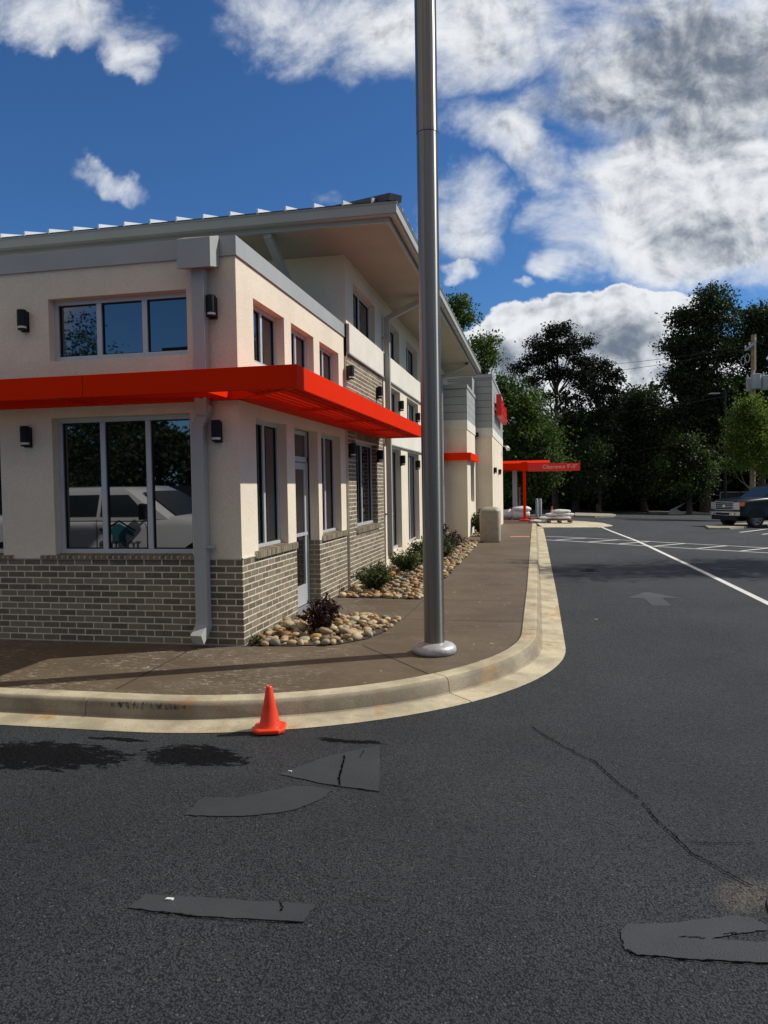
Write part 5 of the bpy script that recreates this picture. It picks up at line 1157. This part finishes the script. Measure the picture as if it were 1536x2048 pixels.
mb = MB(); mb.tube([(x, Yl, zb_), (x, Yl, zt)], [.085, .07], 10); mb.build('post', 'black', t)
q = ony(1421, 787, Yl-.3); r_ = ony(1437, 787, Yl-.1); mb = MB(); mb.beam(q, r_, .34, .07, up=(0, 0, 1)); mb.build('lamp_head', 'can', t); mb = MB(); mb.beam(r_, (x, Yl, zt-.12), .08, .08); mb.build('arm', 'black', t)
t = thing('street_lamp', (-19, -24, 0), 'tall street lamp behind the viewer mirrored in the upper front window', 'street lamp'); mb = MB(); mb.tube([(-19, -24, 0), (-19, -24, 9.5)], [.12, .09], 10); mb.build('post', 'black', t); mb = MB(); mb.box(-20.2, -17.8, -24.2, -23.8, 9.4, 9.6); mb.build('lamp_head', 'black', t)
def wire(pxa, pya, Ya, pxb, pyb, Yb, label, sag=.25):
    a, b_ = Vector(ony(pxa, pya, Ya)), Vector(ony(pxb, pyb, Yb)); pts = []
    for k in range(13): u = k/12; q = a.lerp(b_, u); q.z -= sag*4*u*(1-u); pts.append(q)
    mb = MB(); mb.tube(pts, .016, 5); tag(mb.build('power_line', 'rubber', org=a), label, 'power line', 'overhead wires from the utility pole')
wire(1499, 691, Yp, 1120, 735, 72, 'topmost thin overhead wire crossing the white cloud'); wire(1491, 698, Yp, 1120, 752, 72, 'second thin overhead wire crossing the white cloud')
wire(1505, 784, Yp, 1010, 850, 72, 'third overhead wire passing behind the street lamp head'); wire(1511, 684, Yp, 1640, 690, 44, 'short overhead wire leaving the utility pole to the right')
wire(1505, 860, Yp, 1010, 935, 72, 'lowest overhead wire in front of the dark trees')
# ---------------------------------------------------------------- light and sky
EL = math.radians(41.8); sdir = Vector((.90*math.cos(EL), .434*math.cos(EL), math.sin(EL))).normalized()
sl_ = bpy.data.lights.new('sun', 'SUN'); sl_.energy = 4.25; sl_.angle = math.radians(.53); sl_.color = (1, .95, .865)
so = bpy.data.objects.new('sun', sl_); COL.objects.link(so); so.rotation_euler = sdir.to_track_quat('Z', 'Y').to_euler()
w = bpy.data.worlds.new('World'); S.world = w; w.use_nodes = True; nt = w.node_tree; nt.nodes.clear()
out = nt.nodes.new('ShaderNodeOutputWorld'); bg = nt.nodes.new('ShaderNodeBackground'); nt.links.new(bg.outputs[0], out.inputs[0]); bg.inputs[1].default_value = .06
sky = nt.nodes.new('ShaderNodeTexSky'); sky.sky_type = 'NISHITA'; sky.sun_disc = False; sky.sun_elevation = EL; sky.sun_rotation = math.atan2(sdir.x, sdir.y)
sky.air_density = 1.0; sky.dust_density = .25; sky.ozone_density = 3.0
tc = nt.nodes.new('ShaderNodeTexCoord'); d = tc.outputs['Generated']; sx = nt.nodes.new('ShaderNodeSeparateXYZ'); nt.links.new(d, sx.inputs[0])
dy = mth(nt, 'MAXIMUM', sx.outputs[1], .08); U = mth(nt, 'DIVIDE', sx.outputs[0], dy); V_ = mth(nt, 'DIVIDE', sx.outputs[2], dy)
cb = nt.nodes.new('ShaderNodeCombineXYZ'); nt.links.new(U, cb.inputs[0]); nt.links.new(V_, cb.inputs[1])
wv = nt.nodes.new('ShaderNodeTexNoise'); wv.inputs['Scale'].default_value = 5.5; wv.inputs['Detail'].default_value = 5; wv.inputs['Roughness'].default_value = .6; nt.links.new(cb.outputs[0], wv.inputs['Vector'])
wc = nt.nodes.new('ShaderNodeSeparateXYZ'); nt.links.new(wv.outputs['Color'], wc.inputs[0])
Uw = mth(nt, 'ADD', U, mth(nt, 'MULTIPLY_ADD', wc.outputs[0], .20, -.10)); Vw = mth(nt, 'ADD', V_, mth(nt, 'MULTIPLY_ADD', wc.outputs[1], .16, -.08))
Uc = mth(nt, 'ADD', U, mth(nt, 'MULTIPLY_ADD', wc.outputs[0], .09, -.045)); Vc = mth(nt, 'ADD', V_, mth(nt, 'MULTIPLY_ADD', wc.outputs[1], .07, -.035))
def blob(px, py, rx, ry, ang=0., k=1., uv=None):
    r = ray(px, py); u0, v0 = r[0]/r[1], r[2]/r[1]; sc = 1/(1500*max(.4, 1)); ca, sa = math.cos(ang), math.sin(ang); uu, vv = uv or (Uw, Vw)
    x = mth(nt, 'SUBTRACT', uu, u0); y = mth(nt, 'SUBTRACT', vv, v0)
    a = mth(nt, 'MULTIPLY', mth(nt, 'ADD', mth(nt, 'MULTIPLY', x, ca), mth(nt, 'MULTIPLY', y, sa)), 1/(rx/1480)); b_ = mth(nt, 'MULTIPLY', mth(nt, 'SUBTRACT', mth(nt, 'MULTIPLY', y, ca), mth(nt, 'MULTIPLY', x, sa)), 1/(ry/1480))
    e = mth(nt, 'ADD', mth(nt, 'MULTIPLY', a, a), mth(nt, 'MULTIPLY', b_, b_)); return mth(nt, 'MULTIPLY', mth(nt, 'SUBTRACT', 1, e, clamp=True), k)
def mx(l):
    o = l[0]
    for q in l[1:]: o = mth(nt, 'MAXIMUM', o, q)
    return o
soft = mx([blob(140, 20, 280, 90, -.42, .84), blob(235, 95, 150, 62, -.95, .82), blob(215, 350, 110, 38, -.35, .58), blob(620, 20, 250, 130, -.15, .90), blob(790, 50, 170, 120, 0, .80), blob(1010, 40, 270, 150, .1, 1.0),
           blob(1450, 110, 390, 190, 0, 1.6), blob(1430, 370, 340, 230, 0, 1.75), blob(1020, 290, 210, 75, -.75, .88), blob(930, 430, 110, 110, -.7, .72), blob(1150, 460, 130, 80, -.5, .8), blob(1075, 185, 110, 70, 0, .75), blob(1390, 520, 150, 70, .1, 1.2),
           blob(1120, 512, 75, 34, -.1, .85), blob(905, 545, 45, 30, 0, .6), blob(1050, 552, 30, 16, 0, .7), blob(640, 380, 60, 20, 0, .3)])
rv = nt.nodes.new('ShaderNodeMapping'); rv.inputs['Rotation'].default_value = (0, 0, .75); rv.inputs['Scale'].default_value = (1, 1.5, 1); nt.links.new(cb.outputs[0], rv.inputs[0])
fb = noise(nt, rv.outputs[0], 6.0, 11, .62, .3); fb2 = noise(nt, cb.outputs[0], 3.0, 4, .5, .3)
dens = mth(nt, 'ADD', soft, mth(nt, 'ADD', mth(nt, 'MULTIPLY_ADD', fb, 2.9, -1.45), mth(nt, 'MULTIPLY_ADD', fb2, .7, -.35)))
asoft = mth(nt, 'MULTIPLY', ramp(nt, dens, .0, 1.25), ramp(nt, soft, .0, .38))
cum = mx([blob(1150, 700, 230, 120, 0, 1, (Uc, Vc)), blob(1060, 690, 130, 78, 0, 1, (Uc, Vc)), blob(1150, 640, 85, 62, 0, 1, (Uc, Vc)), blob(1250, 632, 100, 62, 0, 1, (Uc, Vc)), blob(1300, 690, 110, 110, 0, 1, (Uc, Vc)), blob(1000, 740, 130, 90, 0, 1, (Uc, Vc)), blob(1180, 800, 400, 130, 0, 1, (Uc, Vc))])
fine = noise(nt, cb.outputs[0], 24, 8, .6)
cden = mth(nt, 'ADD', cum, mth(nt, 'MULTIPLY_ADD', fine, .8, -.40)); acum = mth(nt, 'MULTIPLY', ramp(nt, cden, .05, .20), ramp(nt, cum, 0, .08))
# unseen broken cloud added overhead and behind the viewer as warm fill light
gen = noise(nt, scalev(nt, d, (1, 1, 1.6)), 2.3, 8, .6)
lift = mth(nt, 'ADD', ramp(nt, sx.outputs[2], .30, .62), 0.)
afill = mth(nt, 'MULTIPLY', ramp(nt, mth(nt, 'ADD', gen, mth(nt, 'MULTIPLY', lift, .24)), .52, .70), mth(nt, 'MAXIMUM', ramp(nt, sx.outputs[1], .25, -.05), ramp(nt, sx.outputs[2], .72, .85)))
alpha = mth(nt, 'MAXIMUM', mth(nt, 'MAXIMUM', asoft, acum), afill)
# relief of the billows: density compared with density a little nearer the sun
def relief(sc_, dx_, dy_, amp, det=7, ro=.58):
    o2 = nt.nodes.new('ShaderNodeVectorMath'); o2.operation = 'ADD'; nt.links.new(cb.outputs[0], o2.inputs[0]); o2.inputs[1].default_value = (dx_, dy_, 0)
    a = noise(nt, cb.outputs[0], sc_, det, ro, .3); b2 = noise(nt, o2.outputs[0], sc_, det, ro, .3)
    return mth(nt, 'MULTIPLY', mth(nt, 'SUBTRACT', b2, a), amp)
big = relief(5.5, .03, .04, 1.5, 4, .5); rel = mth(nt, 'ADD', relief(10, .014, .02, 2.6, 6, .52), relief(22, .006, .009, 1.2)); rels = mth(nt, 'ADD', big, relief(14, .008, .011, 3.0, 9, .62))
dark = mx([blob(1420, 130, 400, 160, .05, 1.5), blob(1000, 60, 170, 70, 0, .35), blob(1450, 480, 190, 70, .1, .50), blob(1290, 300, 70, 60, 0, .35), blob(720, 50, 80, 60, 0, .35)])
thick = ramp(nt, dens, .7, 1.7)
dk = mth(nt, 'MULTIPLY', mth(nt, 'MINIMUM', dark, .95), mth(nt, 'MULTIPLY_ADD', fb2, 1.0, .28))
sh = mth(nt, 'ADD', mth(nt, 'MULTIPLY_ADD', thick, .20, .06), mth(nt, 'ADD', dk, rels)); sh = ramp(nt, sh, -.15, 1.45)
cdk = mx([blob(1120, 720, 210, 70, .15, .6, (Uc, Vc)), blob(1010, 730, 100, 50, 0, .6, (Uc, Vc)), blob(1230, 700, 80, 50, .2, .55, (Uc, Vc))])
sh2 = mth(nt, 'MULTIPLY', ramp(nt, mth(nt, 'ADD', mth(nt, 'ADD', cdk, .30), mth(nt, 'MULTIPLY', rel, 1.6)), -.2, 1.5), ramp(nt, cden, .10, .42))
isc = ramp(nt, mth(nt, 'SUBTRACT', acum, asoft), 0, .5); shade = mth(nt, 'ADD', mth(nt, 'MULTIPLY', sh, mth(nt, 'SUBTRACT', 1, isc)), mth(nt, 'MULTIPLY', sh2, isc), clamp=True)
K = 1/.06
cc = mixc(nt, mth(nt, 'MULTIPLY', shade, .92), (.88*K, .90*K, .92*K), (.10*K, .135*K, .19*K))
cc = mixc(nt, ramp(nt, mth(nt, 'SUBTRACT', afill, mth(nt, 'MAXIMUM', asoft, acum)), 0, .3), cc, (.52*K, .44*K, .36*K))
tint = mixc(nt, 1., sky.outputs[0], (.60, 1.06, 1.56), 'MULTIPLY')
cur = mixc(nt, mth(nt, 'MULTIPLY', alpha, .96), tint, cc)
nt.links.new(cur, bg.inputs[0])
# ---------------------------------------------------------------- camera
cd = bpy.data.cameras.new('camera'); co = bpy.data.objects.new('camera', cd); COL.objects.link(co); S.camera = co
right = Vector((AX[0], AY[0], AZ[0])); upv = Vector((AX[1], AY[1], AZ[1])); bk = Vector((AX[2], AY[2], AZ[2]))
R3 = Matrix((right, upv, bk)).transposed(); co.matrix_world = Matrix.Translation((0, 0, H)) @ R3.to_4x4()
cd.sensor_fit = 'VERTICAL'; cd.sensor_height = 36; cd.lens = 36*F/2048; cd.clip_start = .05; cd.clip_end = 2000
S.render.engine = 'CYCLES'; S.render.resolution_x = 768; S.render.resolution_y = 1024
S.view_settings.view_transform = 'Standard'; S.view_settings.look = 'None'; S.view_settings.exposure = 0; S.view_settings.gamma = 1
